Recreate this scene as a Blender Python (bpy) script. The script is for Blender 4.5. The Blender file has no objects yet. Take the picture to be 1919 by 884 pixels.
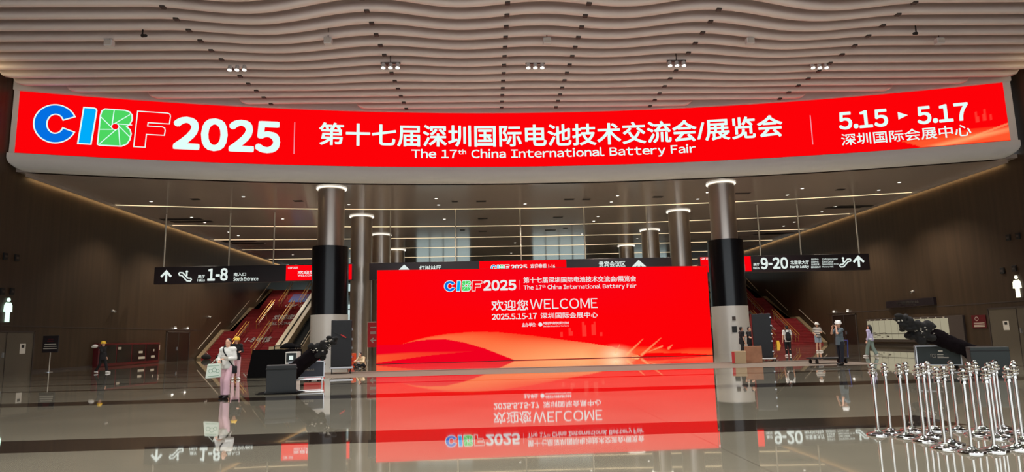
import bpy, bmesh, math, random
from mathutils import Vector, Matrix, noise
random.seed(7)
scene = bpy.context.scene
COL = scene.collection
V = Vector
PI = math.pi

# ------------------------------------------------------------------ camera
F, CX, CY, CAMH = 1250.0, 959.5, 442.0, 1.5
def _basis():
    d = V(((916-CX)/F, -(631-CY)/F, -1)).normalized()      # hall axis as the camera sees it
    z = V((1, .0236, 0)).cross(d).normalized()
    x = d.cross(z)
    return Matrix((x, d, z))
MB_ = _basis()
cam = bpy.data.cameras.new('camera'); camo = bpy.data.objects.new('camera', cam); COL.objects.link(camo)
cam.sensor_width = 36; cam.lens = 36*F/1919; cam.clip_end = 500
camo.matrix_world = Matrix.Translation((0, 0, CAMH)) @ MB_.to_4x4()
scene.camera = camo

# ------------------------------------------------------------------ light and exposure
HALL_W, DOWN_W = 4200, 1700
vs = scene.view_settings
scene.display_settings.display_device = 'sRGB'
vs.view_transform = 'Standard'; vs.look = 'None'; vs.gamma = 1; vs.exposure = 0.0
vs.use_curve_mapping = False
scene.cycles.use_denoising = True
scene.cycles.max_bounces = 8; scene.cycles.glossy_bounces = 5; scene.cycles.diffuse_bounces = 4
scene.cycles.sample_clamp_indirect = 6
W = bpy.data.worlds.new('daylight'); scene.world = W; W.use_nodes = True
W.node_tree.nodes['Background'].inputs[0].default_value = (.88, .95, 1.0, 1)
W.node_tree.nodes['Background'].inputs[1].default_value = 1.5

def lamp(name, loc, watts, cone, rgb=(1, .965, .92), size=.25, blend=.6):
    l = bpy.data.lights.new(name, 'SPOT'); l.energy = watts; l.spot_size = math.radians(cone); l.spot_blend = blend; l.color = rgb; l.shadow_soft_size = size
    o = bpy.data.objects.new(name, l); COL.objects.link(o); o.location = loc; return o
# added unseen spots above the near hall to brighten the floor and baffles
for y in (24, 11, -3):
    for x in (-17.5, -7.5, 2.8, 13, 23): lamp('hall_fill_lamp', (x, y, 16.5), HALL_W, 110)
XL, XR, XC = -28.3, 33.9, 2.8
HC = 12.0            # low ceiling
HU = 17.95           # high ceiling slab
def lin(r, g, b):
    return tuple((c/12.92 if c <= .04045 else ((c+.055)/1.055)**2.4) for c in (r/255, g/255, b/255))

# ------------------------------------------------------------------ materials
def mat(name, rgb=(128,128,128), rough=.5, metal=0, emit=None, estr=1, linear=None, spec=.5, coat=0, ior=1.5, noise_amt=0, nscale=(4,4,4)):
    m = bpy.data.materials.new(name); m.use_nodes = True
    nt = m.node_tree; b = nt.nodes['Principled BSDF']
    c = linear or lin(*rgb)
    b.inputs['Base Color'].default_value = (*c, 1)
    b.inputs['Roughness'].default_value = rough; b.inputs['Metallic'].default_value = metal
    b.inputs['IOR'].default_value = ior; b.inputs['Specular IOR Level'].default_value = spec
    b.inputs['Coat Weight'].default_value = coat
    if emit:
        b.inputs['Emission Color'].default_value = (*lin(*emit), 1); b.inputs['Emission Strength'].default_value = estr
    if noise_amt:
        tc = nt.nodes.new('ShaderNodeTexCoord'); mp = nt.nodes.new('ShaderNodeMapping'); nz = nt.nodes.new('ShaderNodeTexNoise')
        mp.inputs['Scale'].default_value = nscale; nz.inputs['Scale'].default_value = 1; nz.inputs['Detail'].default_value = 5
        rp = nt.nodes.new('ShaderNodeValToRGB')
        lo = tuple(x*(1-noise_amt) for x in c); hi = tuple(min(1, x*(1+noise_amt)) for x in c)
        rp.color_ramp.elements[0].position = .3; rp.color_ramp.elements[0].color = (*lo, 1)
        rp.color_ramp.elements[1].position = .7; rp.color_ramp.elements[1].color = (*hi, 1)
        nt.links.new(tc.outputs['Object'], mp.inputs[0]); nt.links.new(mp.outputs[0], nz.inputs['Vector'])
        nt.links.new(nz.outputs['Fac'], rp.inputs[0]); nt.links.new(rp.outputs[0], b.inputs['Base Color'])
    return m
def emitmat(name, rgb, s=1.0):
    m = bpy.data.materials.new(name); m.use_nodes = True; nt = m.node_tree
    nt.nodes.remove(nt.nodes['Principled BSDF'])
    e = nt.nodes.new('ShaderNodeEmission'); e.inputs[0].default_value = (*lin(*rgb), 1); e.inputs[1].default_value = s
    nt.links.new(e.outputs[0], nt.nodes['Material Output'].inputs[0]); return m
def screenmat(name, s=1.0):
    m = emitmat(name, (255,0,0), s); nt = m.node_tree
    a = nt.nodes.new('ShaderNodeAttribute'); a.attribute_name = 'screen_image'
    e = [n for n in nt.nodes if n.type == 'EMISSION'][0]
    nt.links.new(a.outputs['Color'], e.inputs[0]); return m
def floor_mat():
    m = bpy.data.materials.new('polished_stone_floor'); m.use_nodes = True; nt = m.node_tree; b = nt.nodes['Principled BSDF']
    N = nt.nodes.new; L = nt.links.new
    geo = N('ShaderNodeNewGeometry'); sep = N('ShaderNodeSeparateXYZ'); L(geo.outputs['Position'], sep.inputs[0])
    def math_(op, a, bb, c=None):
        n = N('ShaderNodeMath'); n.operation = op
        for i, x in enumerate((a, bb)):
            if x is None: continue
            if isinstance(x, (int, float)): n.inputs[i].default_value = x
            else: L(x, n.inputs[i])
        return n.outputs[0]
    X, Y = sep.outputs['X'], sep.outputs['Y']
    def box(y0, y1, x0=-60, x1=60):
        a = math_('MULTIPLY', math_('GREATER_THAN', Y, y0), math_('LESS_THAN', Y, y1))
        if x0 > -60 or x1 < 60:
            a = math_('MULTIPLY', a, math_('MULTIPLY', math_('GREATER_THAN', X, x0), math_('LESS_THAN', X, x1)))
        return a
    bands = None
    for q in [(10.25,11.55,-60,7.3), (18.0,19.2), (23.75,24.2), (27.2,27.7), (31.9,32.4), (36.2,36.8,-60,-8), (40.6,41.2,-60,-8), (45.2,45.9,-60,-8), (50,50.8,-60,-8), (36.2,36.8,16,60), (40.6,41.2,16,60), (45.2,45.9,16,60), (2,3.2)]:
        k = box(*q); bands = k if bands is None else math_('MAXIMUM', bands, k)
    honed = box(27.7, 33.0, -8.6, 16.5)
    # thin joints between the slabs
    j = None
    for x0 in (-26, -18.2, -10.4, -2.6, 3.0, 10.8, 18.6, 26.4):
        k = math_('COMPARE', X, x0); k.node.inputs[2].default_value = .006
        j = k if j is None else math_('MAXIMUM', j, k)
    yj = math_('PINGPONG', Y, 1.9); k = math_('LESS_THAN', yj, .006); j = math_('MAXIMUM', j, math_('MULTIPLY', k, .5))
    tc = N('ShaderNodeTexCoord'); nz = N('ShaderNodeTexNoise'); nz.inputs['Scale'].default_value = .55; nz.inputs['Detail'].default_value = 8
    L(geo.outputs['Position'], nz.inputs['Vector'])
    rp = N('ShaderNodeValToRGB'); rp.color_ramp.elements[0].position = .3; rp.color_ramp.elements[1].position = .72
    rp.color_ramp.elements[0].color = (*lin(158,152,134), 1); rp.color_ramp.elements[1].color = (*lin(174,167,147), 1)
    L(nz.outputs['Fac'], rp.inputs[0])
    def mix(fac, a, rgb):
        n = N('ShaderNodeMix'); n.data_type = 'RGBA'; L(fac, n.inputs[0]); L(a, n.inputs[6]); n.inputs[7].default_value = (*lin(*rgb), 1); return n.outputs[2]
    c = mix(honed, rp.outputs[0], (118,107,96))
    c = mix(bands, c, (66,56,48))
    jj = math_('MULTIPLY', j, .6); c = mix(jj, c, (90,78,68))
    L(c, b.inputs['Base Color'])
    r = math_('ADD', math_('MULTIPLY', honed, .5), .035); L(r, b.inputs['Roughness'])
    L(math_('SUBTRACT', .9, math_('MULTIPLY', honed, .9)), b.inputs['Coat Weight'])
    L(math_('SUBTRACT', .6, math_('MULTIPLY', honed, .5)), b.inputs['Specular IOR Level'])
    b.inputs['Coat Roughness'].default_value = .02; b.inputs['Coat IOR'].default_value = 1.6
    bp = N('ShaderNodeBump'); bp.inputs['Strength'].default_value = .012; bp.inputs['Distance'].default_value = .02
    nz2 = N('ShaderNodeTexNoise'); nz2.inputs['Scale'].default_value = .9; L(geo.outputs['Position'], nz2.inputs['Vector']); L(nz2.outputs['Fac'], bp.inputs['Height'])
    L(bp.outputs[0], b.inputs['Normal']); L(bp.outputs[0], b.inputs['Coat Normal'])
    return m
def stripe_mat(name, a, b_, period, horizontal=True):
    m = mat(name, a, .85); nt = m.node_tree; b = nt.nodes['Principled BSDF']
    tc = nt.nodes.new('ShaderNodeTexCoord'); sp = nt.nodes.new('ShaderNodeSeparateXYZ'); mm = nt.nodes.new('ShaderNodeMath'); g = nt.nodes.new('ShaderNodeMath'); mx = nt.nodes.new('ShaderNodeMix')
    mm.operation = 'PINGPONG'; mm.inputs[1].default_value = period; g.operation = 'GREATER_THAN'; g.inputs[1].default_value = period*.5
    mx.data_type = 'RGBA'; mx.inputs[6].default_value = (*lin(*a), 1); mx.inputs[7].default_value = (*lin(*b_), 1)
    nt.links.new(tc.outputs['Object'], sp.inputs[0]); nt.links.new(sp.outputs['Z' if horizontal else 'X'], mm.inputs[0])
    nt.links.new(mm.outputs[0], g.inputs[0]); nt.links.new(g.outputs[0], mx.inputs[0]); nt.links.new(mx.outputs[2], b.inputs['Base Color'])
    return m

M = dict(
 floor=floor_mat(),
 wood=mat('brown_wood_panelling', (62,48,35), .42, spec=.35, noise_amt=.2, nscale=(3,3.2,.12)),
 ceil=mat('glossy_grey_ceiling_panel', (158,146,140), .13, spec=.6),
 slab=mat('dark_ceiling_void', (26,22,20), .9),
 baffle=mat('grey_cream_painted_baffle', (222,210,207), .5),
 fascia=mat('pale_grey_painted_fascia', (206,204,204), .5),
 bracket=mat('dark_bracket', (62,52,48), .6),
 red=screenmat('red_led_picture', 1.0),
 redflat=emitmat('red_led_flat', (252,2,14), 1.0),
 white=emitmat('white_led', (226,255,250), 1.0),
 white2=emitmat('soft_white_led', (238,240,240), .95),
 blue=emitmat('blue_led', (4,112,226), 1), cyan=emitmat('cyan_led', (0,172,250), 1), green=emitmat('green_led', (78,214,98), 1),
 pale=emitmat('pale_pink_led', (255,150,165), .9),
 signglow=emitmat('sign_white_glow', (226,238,232), 1.0),
 manglow=emitmat('pictogram_glow', (214,255,232), 1.4), manwarm=emitmat('warm_pictogram_glow', (255,252,226), 1.4),
 signbody=mat('dark_purple_brown_sign_case', (30,20,24), .35),
 strip=emitmat('warm_light_line', (255,226,178), 1.5),
 cove=emitmat('golden_cove_light', (255,206,140), 7),
 ring=emitmat('white_collar_light', (255,246,228), 1.3),
 lamp=emitmat('lamp_glow', (255,250,238), 4.0),
 metal=mat('brushed_bronze_metal', (204,192,182), .31, metal=.95),
 blackwrap=mat('black_gloss_wrap', (13,12,15), .22, spec=.5),
 palewrap=mat('pale_grey_wrap', (196,190,182), .3, metal=.15),
 chrome=mat('polished_chrome', (225,222,218), .09, metal=1.0),
 alu=mat('aluminium_edge', (190,190,192), .3, metal=.9),
 steel=mat('steel_rod', (200,190,174), .4, metal=.5),
 glass=emitmat('daylit_window_pane', (205,226,224), 1.0),
 mullion=mat('dark_window_frame', (60,58,58), .5),
 carpet=mat('red_stair_cover', (122,14,22), .8, noise_amt=.25, nscale=(3,3,3)),
 nosing=mat('lighter_step_edge', (150,52,48), .6),  # lighter red strip along the top of each riser
 kerbstone=mat('tan_stone', (128,110,84), .5),
 kraft=mat('pale_cardboard', (176,150,116), .85),
 gold=mat('golden_handrail', (206,158,78), .35, metal=.7),
 stone=mat('beige_stone', (176,162,138), .45),
 rubber=mat('black_rubber', (16,15,16), .7),
 blackcase=mat('black_case', (13,12,15), .5, noise_amt=.3, nscale=(8,8,8)),
 darkcase=mat('charcoal_case', (32,34,35), .6),
 navycase=mat('dark_navy_case', (24,24,40), .4),
 greenblack=mat('green_black_case', (20,30,27), .45),
 cloth=mat('black_drape_cloth', (10,9,10), 1.0, spec=.1),
 clothb=mat('dark_aubergine_cloth', (15,9,12), 1.0, spec=.1, noise_amt=.3, nscale=(6,6,6)),
 net=mat('crumpled_dark_netting', (13,11,11), .9, noise_amt=.8, nscale=(14,14,14)),
 fleck=mat('pale_fleck', (190,182,170), .6),
 cardboard=mat('brown_cardboard', (160,112,84), .85, noise_amt=.15, nscale=(3,3,3)),
 redbox=mat('red_plastic', (190,38,34), .45), orange=mat('orange_plastic', (214,82,30), .5),
 maroon=mat('dark_maroon_panel', (88,14,20), .35),
 door=mat('grey_brown_door', (92,84,72), .45), doordark=mat('dark_lift_door', (48,42,36), .3, metal=.4),
 paper=mat('white_paper', (214,210,202), .8),
 panelglow=emitmat('pale_panel_glow', (218,208,176), .5),
 skin=mat('skin', (214,164,138), .55), hair=mat('black_hair', (18,14,13), .5), eye=mat('dark_eye', (24,16,14), .3), lip=mat('lip', (170,90,84), .5),
 wshirt=mat('white_cotton', (222,220,214), .85), pink=mat('pale_pink_cotton', (228,186,196), .85), dark=mat('black_cotton', (20,19,22), .9),
 greyblue=mat('grey_blue_cotton', (92,104,112), .9), denim=mat('pale_denim', (150,164,182), .9), sage=mat('grey_green_cotton', (120,136,128), .9),
 lilac=mat('lilac_cotton', (188,180,214), .9), navy=mat('navy_cotton', (26,28,40), .9), stripe=stripe_mat('striped_knit', (228,222,214), (34,28,34), .055),
 beige=mat('beige_cotton', (214,188,150), .9), yellow=mat('yellow_helmet', (240,196,60), .35), whitehat=mat('white_helmet', (236,234,230), .3), shoe=mat('white_shoe', (226,222,218), .6), dshoe=mat('dark_shoe', (24,20,20), .5),
 tote=mat('pale_canvas', (216,226,214), .8), toteprint=mat('green_print', (120,160,134), .8), bluemetal=mat('blue_enamel', (44,60,132), .4),
 stairblue=mat('blue_green_print', (58,74,120), .8), whiteprint=mat('white_print', (176,166,164), .8), redprint=mat('red_printed_board', (176,20,34), .6),
)

# ------------------------------------------------------------------ helpers
def tag(o, label=None, cat=None, group=None, kind=None):
    if label: o['label'] = label
    if cat: o['category'] = cat
    if group: o['group'] = group
    if kind: o['kind'] = kind
    return o
def link(name, me, m, parent=None, smooth=False):
    """Mesh data in the parent's axes about the parent's base (parents are only translated when built)."""
    o = bpy.data.objects.new(name, me); COL.objects.link(o)
    if m:
        me.materials.clear(); me.materials.append(m)
    if smooth:
        for p in me.polygons: p.use_smooth = True
    if parent is not None: o.parent = parent
    return o
def obj(name, bm, m, parent=None, smooth=False, world=True):
    if parent is not None and world:
        off = parent.location.copy(); pp = parent.parent
        while pp is not None: off += pp.location; pp = pp.parent
        bmesh.ops.translate(bm, verts=bm.verts, vec=-off)
    bmesh.ops.recalc_face_normals(bm, faces=bm.faces)
    me = bpy.data.meshes.new(name); bm.to_mesh(me); bm.free()
    return link(name, me, m, parent, smooth)
def sharp(o, ang=40):
    me = o.data
    for p in me.polygons: p.use_smooth = True
    try: me.set_sharp_from_angle(angle=math.radians(ang))
    except Exception: pass
    return o
def thing(name, label, cat, loc=(0,0,0), group=None):
    o = bpy.data.objects.new(name, None); COL.objects.link(o); o.location = loc; o.empty_display_size = .2
    return tag(o, label, cat, group)
def struct(name, bm, m, smooth=False):
    return tag(obj(name, bm, m, None, smooth), kind='structure')
B = bmesh.new
def box(bm, x0, x1, y0, y1, z0, z1, bev=0):
    r = bmesh.ops.create_cube(bm, size=1)
    bmesh.ops.scale(bm, verts=r['verts'], vec=(x1-x0, y1-y0, z1-z0))
    bmesh.ops.translate(bm, verts=r['verts'], vec=((x0+x1)/2, (y0+y1)/2, (z0+z1)/2))
    if bev:
        es = {e for v in r['verts'] for e in v.link_edges}
        bmesh.ops.bevel(bm, geom=list(es), offset=bev, segments=2, affect='EDGES', profile=.5)
    return bm
def bar(bm, a, b, w, h=None, up=V((0,0,1))):
    """rectangular bar from a to b"""
    a, b = V(a), V(b); h = h or w; d = (b-a).normalized(); s = d.cross(up)
    if s.length < 1e-4: s = V((1,0,0))
    s.normalize(); u = s.cross(d).normalized()
    vs_ = [bm.verts.new(p+s*i*w/2+u*j*h/2) for p in (a, b) for i, j in ((-1,-1),(1,-1),(1,1),(-1,1))]
    for q in ((0,1,2,3),(7,6,5,4),(0,4,5,1),(1,5,6,2),(2,6,7,3),(3,7,4,0)): bm.faces.new([vs_[i] for i in q])
    return bm
def rod(bm, a, b, r, r2=None, n=12, caps=True):
    a, b = V(a), V(b); d = b-a; r2 = r if r2 is None else r2
    q = V((0,0,1)).rotation_difference(d.normalized()).to_matrix().to_4x4()
    bmesh.ops.create_cone(bm, cap_ends=caps, segments=n, radius1=r, radius2=r2, depth=d.length, matrix=Matrix.Translation((a+b)/2) @ q)
    return bm
def ball(bm, c, r, rx=1, ry=1, rz=1, sub=2):
    bmesh.ops.create_icosphere(bm, subdivisions=sub, radius=r, matrix=Matrix.Translation(c) @ Matrix.Diagonal((rx, ry, rz, 1)))
    return bm
def lathe(bm, prof, c=(0,0,0), n=32):
    c = V(c); rings = []
    for r, z in prof:
        rings.append([bm.verts.new(c+V((r*math.cos(2*PI*k/n), r*math.sin(2*PI*k/n), z))) for k in range(n)])
    for a, b in zip(rings, rings[1:]):
        for k in range(n): bm.faces.new((a[k], a[(k+1) % n], b[(k+1) % n], b[k]))
    for ring, flip in ((rings[0], True), (rings[-1], False)):
        if (ring[0].co-ring[n//2].co).length > 1e-4: bm.faces.new(ring[::-1] if flip else ring)
    return bm
def poly(bm, pts3):
    return bm.faces.new([bm.verts.new(p) for p in pts3])
def prism(bm, pts, y0, y1):
    """polygon given in (x, z), between two depths"""
    a = [bm.verts.new((x, y0, z)) for x, z in pts]; b = [bm.verts.new((x, y1, z)) for x, z in pts]
    bm.faces.new(a); bm.faces.new(b[::-1]); n = len(pts)
    for i in range(n): bm.faces.new((a[i], b[i], b[(i+1) % n], a[(i+1) % n]))
    return bm
def copytree(o, parent=None):
    c = o.copy(); COL.objects.link(c)
    if parent is not None: c.parent = parent
    for ch in list(o.children): copytree(ch, c)
    return c
# where the ray through a point of the photograph meets the floor, a wall or a plane of the hall
def ray(px, py): return MB_ @ V(((px-CX)/F, -(py-CY)/F, -1))
def onz(px, py, z=0): v = ray(px, py); return V((0,0,CAMH)) + v*((z-CAMH)/v.z)
def ony(px, py, y): v = ray(px, py); return V((0,0,CAMH)) + v*(y/v.y)
def onx(px, py, x): v = ray(px, py); return V((0,0,CAMH)) + v*(x/v.x)

# text and line art, returned as 2-D triangles [(verts2), (faces)]
_tc = {}
def glyphs(s, bold=0.0):
    k = (s, bold)
    if k in _tc: return _tc[k]
    cu = bpy.data.curves.new('t', 'FONT'); cu.body = s; cu.offset = bold; cu.resolution_u = 4; cu.fill_mode = 'FRONT'
    o = bpy.data.objects.new('t', cu); COL.objects.link(o)
    bpy.context.view_layer.update()
    me = bpy.data.meshes.new_from_object(o.evaluated_get(bpy.context.evaluated_depsgraph_get()))
    r = ([(v.co.x, v.co.y) for v in me.vertices], [tuple(p.vertices) for p in me.polygons])
    bpy.data.objects.remove(o); bpy.data.curves.remove(cu); bpy.data.meshes.remove(me)
    _tc[k] = r; return r
def heavy(g, r, n=8):
    """the same outline, drawn heavier by r on every side"""
    P, Fc = g
    if r <= 0: return g
    Q, G = list(P), list(Fc)
    for k in range(n):
        o = len(Q); dx, dy = ((1,0),(.85,.85),(0,1),(-.85,.85),(-1,0),(-.85,-.85),(0,-1),(.85,-.85))[k]; dx, dy = dx*r, dy*r
        Q += [(x+dx, y+dy) for x, y in P]; G += [tuple(i+o for i in f) for f in Fc]
    return Q, G
def cjk(s, r=0.0): return heavy(glyphs(s), r)
def lat(s, r=0.0, gap=.10):
    """Latin words and figures set letter by letter from the sans face"""
    P, Fc, x = [], [], 0
    for ch in s:
        if ch == ' ': x += .30; continue
        if ch == '-':
            v = [(0, .27), (.26, .27), (.26, .36), (0, .36)]; f = [(0, 1, 2, 3)]
        else: v, f = glyphs(chr(ord(ch)+0xFEE0))
        mn, mx = min(p[0] for p in v), max(p[0] for p in v); o = len(P)
        P += [(x+p[0]-mn, p[1]) for p in v]; Fc += [tuple(i+o for i in q) for q in f]; x += mx-mn+gap+(.02 if ch in 'il1' else 0)
    return heavy((P, Fc), r)
def fitbox(g, x0, x1, z0, z1):
    P, Fc = g; a, b = min(p[0] for p in P), max(p[0] for p in P); c, d = min(p[1] for p in P), max(p[1] for p in P)
    return [(x0+(p[0]-a)/(b-a)*(x1-x0), z0+(p[1]-c)/(d-c)*(z1-z0)) for p in P], Fc
def thick(bm, P, Fc, place):
    vv = [bm.verts.new(place(x, z)) for x, z in P]
    for q in Fc:
        try: bm.faces.new([vv[i] for i in q])
        except ValueError: pass
    return bm
def lettering(name, g, rect, place, m, parent):
    P, Fc = fitbox(g, *rect); bm = B(); thick(bm, P, Fc, place)
    return obj(name, bm, m, parent)
def strokes(bm, line, w, place, closed=False):
    """a flat ribbon of width w along 2-D points"""
    n = len(line); L_, R_ = [], []
    for i, p in enumerate(line):
        a = line[(i-1) % n] if (closed or i) else p; b = line[(i+1) % n] if (closed or i < n-1) else p
        d1 = V((p[0]-a[0], p[1]-a[1])); d2 = V((b[0]-p[0], b[1]-p[1]))
        d1 = d1.normalized() if d1.length > 1e-9 else d2.normalized(); d2 = d2.normalized() if d2.length > 1e-9 else d1
        t = (d1+d2); t = t.normalized() if t.length > 1e-6 else d1
        nn = V((-t.y, t.x)); k = 1/max(.5, nn.dot(V((-d1.y, d1.x))))
        L_.append(bm.verts.new(place(p[0]+nn.x*w/2*k, p[1]+nn.y*w/2*k))); R_.append(bm.verts.new(place(p[0]-nn.x*w/2*k, p[1]-nn.y*w/2*k)))
    for i in range(n if closed else n-1):
        j = (i+1) % n
        try: bm.faces.new((L_[i], R_[i], R_[j], L_[j]))
        except ValueError: pass
    return bm
def flatpoly(bm, pts, place):
    f = bm.faces.new([bm.verts.new(place(*p)) for p in pts]); bmesh.ops.triangulate(bm, faces=[f]); return bm

def led_logo(parent, place, bx, w=.02):
    """the four logo letters; bx maps the unit letter space (0..1 across the logo, 0..1 up) to the screen, w is the outline in metres"""
    S = lambda pts: [bx(*p) for p in pts]
    lay = lambda k: (lambda x, z: place(x, z) + V((0, -k, 0)))
    T = place
    c = (.147, .5); ro, ri = (.148, .5), (.058, .25)
    an = [math.radians(x) for x in range(26, 339, 8)]
    out = S([(c[0]+ro[0]*math.cos(t), c[1]+ro[1]*math.sin(t)) for t in an]); inn = S([(c[0]+ri[0]*math.cos(t), c[1]+ri[1]*math.sin(t)) for t in an])
    bm = B()
    for i in range(len(an)-1):
        bm.faces.new([bm.verts.new(T(*p)) for p in (out[i], inn[i], inn[i+1], out[i+1])])
    o = obj('letter_c', bm, M['blue'], parent); bm = B(); strokes(bm, out+inn[::-1], w, lay(.004), True); obj('outline', bm, M['white'], o)
    q = S([(.314, .02), (.408, .02), (.432, .92), (.426, .97), (.412, .985), (.338, .985)])
    bm = B(); flatpoly(bm, q, T); o = obj('letter_i', bm, M['cyan'], parent); bm = B(); strokes(bm, q, w, lay(.004), True); obj('outline', bm, M['white'], o)
    q = S([(.455, .03), (.462, .8), (.47, .93), (.492, .985), (.64, .985), (.675, .95), (.695, .87), (.698, .74), (.685, .63), (.66, .545), (.687, .47), (.697, .36), (.69, .2), (.67, .08), (.63, .015), (.47, .01)])
    bm = B(); flatpoly(bm, q, T); o = obj('letter_b', bm, M['green'], parent); bm = B(); strokes(bm, q, w, lay(.004), True)
    cc = (.575, .53); rr = (.028, .085)
    for e in [(.56, .985), (.68, .88), (.70, .6), (.69, .27), (.62, .01), (.47, .05), (.458, .43), (.463, .77)]:
        t = math.atan2((e[1]-cc[1])/3.2, e[0]-cc[0]) + .9
        strokes(bm, S([(cc[0]+rr[0]*math.cos(t), cc[1]+rr[1]*math.sin(t)), e]), w*.7, lay(.004))
    ring = S([(cc[0]+rr[0]*math.cos(2*PI*k/20), cc[1]+rr[1]*math.sin(2*PI*k/20)) for k in range(20)])
    strokes(bm, ring, w*.7, lay(.004), True); obj('outline', bm, M['white'], o)
    bm = B(); flatpoly(bm, ring, lay(.002)); obj('center_dot', bm, M['redflat'], o)
    q = S([(.722, .02), (.735, .985), (.965, .985), (.985, .96), (.99, .9), (.985, .69), (.82, .69), (.818, .6), (.93, .6), (.95, .57), (.955, .5), (.95, .37), (.812, .37), (.808, .02)])
    bm = B(); strokes(bm, q, w*.8, T, True); obj('letter_f', bm, M['white'], parent)

# ------------------------------------------------------------------ setting
YF = lambda X: 39.4+5.1*(1-((X-XC)/31)**2)      # the curved front of the bulkhead, in plan
bm = B(); box(bm, XL-2, XR+2, -14, 118, -.3, 0); struct('floor', bm, M['floor'])
for nm, x0, x1 in (('wall_left', XL-.4, XL), ('wall_right', XR, XR+.4)):
    bm = B(); box(bm, x0, x1, -14, 118, 0, HU); struct(nm, bm, M['wood'])
# far wall with window openings
wins = [(-26.5, -20), (-12.5, -3), (8, 17.5), (24, 32)]
bm = B(); xs = [XL]+[v for w_ in wins for v in w_]+[XR]
for a, b in zip(xs[0::2], xs[1::2]): box(bm, a, b, 117, 117.4, 0, HC)
for a, b in wins: box(bm, a, b, 117, 117.4, 0, 4.6); box(bm, a, b, 117, 117.4, 11.4, HC)
struct('wall_back', bm, M['door'])
for i, (a, b) in enumerate(wins):
    t = tag(thing(f'window_{i+1}', None, None, ((a+b)/2, 117, 4.6)), kind='structure')
    bm = B(); box(bm, a, b, 117.15, 117.2, 4.6, 11.4); obj('pane', bm, M['glass'], t)
    bm = B(); n = 4
    for k in range(n+1): x = a+(b-a)*k/n; box(bm, x-.09, x+.09, 116.95, 117.12, 4.6, 11.4)
    for z in (4.7, 6.8, 9, 11.3): box(bm, a, b, 116.97, 117.1, z-.08, z+.08)
    obj('window_frame', bm, M['mullion'], t)
bm = B(); box(bm, XL-.4, XR+.4, -14, 45.2, HU, HU+.3); struct('ceiling', bm, M['slab'])
# low ceiling, its front edge following the bulkhead
bm = B(); N = 60; rows = []
for k in range(N+1):
    x = XL+(XR-XL)*k/N
    xx = min(max(x, XL+.2), XR-.2)
    rows.append([bm.verts.new((x, YF(xx)+.75, HC)), bm.verts.new((x, 118, HC)), bm.verts.new((x, YF(xx)+.75, HC+.25)), bm.verts.new((x, 118, HC+.25))])
for a, b in zip(rows, rows[1:]):
    bm.faces.new((a[0], b[0], b[1], a[1])); bm.faces.new((a[2], a[3], b[3], b[2])); bm.faces.new((a[0], a[2], b[2], b[0]))
tag(obj('ceiling_low', bm, M['ceil']), kind='structure')
# bulkhead: LED recess above, a rounded lip below
FX0, FX1 = XL+.04, XR-.38
def fascia():
    bm = B(); N = 120; rings = []
    prof = [(.55, HU), (-.12, HU), (-.12, 16.86), (0, 16.82), (0, 12.98), (-.16, 12.94)]
    for k in range(9):
        t = k/8*PI/2; prof.append((-.16+.95*(1-math.cos(t)), 12.72-.72*math.sin(t)))
    prof += [(1.1, HC), (1.1, HU)]
    ends = [.6*(1-math.cos(q*PI/20)) for q in range(11)]
    xs_ = [FX0+e for e in ends]+[FX0+.6+(FX1-FX0-1.2)*k/N for k in range(1, N)]+[FX1-e for e in ends[::-1]]
    for x in xs_:
        d = max(0, min(x-FX0, FX1-x))
        lift = 0
        if d < .6: lift = .6-math.sqrt(max(0, .36-(.6-d)**2))
        ring = []
        for o_, z in prof:
            z2 = max(z, HC+lift) if z < 13.2 else z
            ring.append(bm.verts.new((x, YF(x)+o_, z2)))
        rings.append(ring)
    n = len(prof)
    for a, b in zip(rings, rings[1:]):
        for i in range(n): bm.faces.new((a[i], b[i], b[(i+1) % n], a[(i+1) % n]))
    bm.faces.new(rings[0]); bm.faces.new(rings[-1][::-1])
    o = struct('trim_1', bm, M['fascia']); sharp(o, 35); return o
fascia()
# cove lights where the walls meet the low ceiling, with the shadow-gap lip that hides them
for nm, x, s in (('wall_cove_light', XL, 1), ('wall_cove_light', XR, -1)):
    side = 'left' if s > 0 else 'right'
    t = thing(nm, f'golden line of light where the {side} wood wall meets the ceiling', 'cove light', (x, 40, HC-.2))
    bm = B(); box(bm, *sorted((x+s*.26, x+s*.29)), 41.6, 116.9, HC-.13, HC-.03); obj('light_line', bm, M['cove'], t)
    bm = B(); box(bm, *sorted((x+s*.30, x+s*.34)), 40.6, 116.9, HC-.2, HC); obj('cove_lip', bm, M['ceil'], t)
    bm = B()
    box(bm, *sorted((x+s*.03, x+s*.33)), 34.6, 35.1, 16.2, 16.6, .05); box(bm, *sorted((x+s*.1, x+s*.26)), 34.7, 35.0, 16.6, 16.72)
    u = thing('wall_uplight', f'golden wall light glowing on the {side} wall beside the curved red banner', 'wall light', (x+s*.18, 34.85, 16.2))
    obj('lamp_body', bm, M['bracket'], u)
    bm = B(); ball(bm, (x+s*.2, 34.85, 16.1), .13, sub=2); obj('lamp_glow', bm, M['lamp'], u)
    lt = bpy.data.lights.new('uplight', 'POINT'); lt.energy = 90; lt.color = (1, .72, .36); lt.shadow_soft_size = .2
    lo = bpy.data.objects.new('uplight', lt); COL.objects.link(lo); lo.location = (x+s*.55, 34.85, 16.0)
# long joint across the panelling
for i, x, s, zz in ((2, XL, 1, 2.8), (3, XR, -1, 2.98)):
    bm = B(); box(bm, *sorted((x, x+s*.02)), 20, 66 if s < 0 else 68, zz-.03, zz+.03); struct(f'trim_{i}', bm, M['bracket'])
for nm, x, s in (('baseboard_left', XL, 1), ('baseboard_right', XR, -1)):
    bm = B(); box(bm, *sorted((x, x+s*.025)), -14, 66, 0, .14); struct(nm, bm, M['bracket'])

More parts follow.
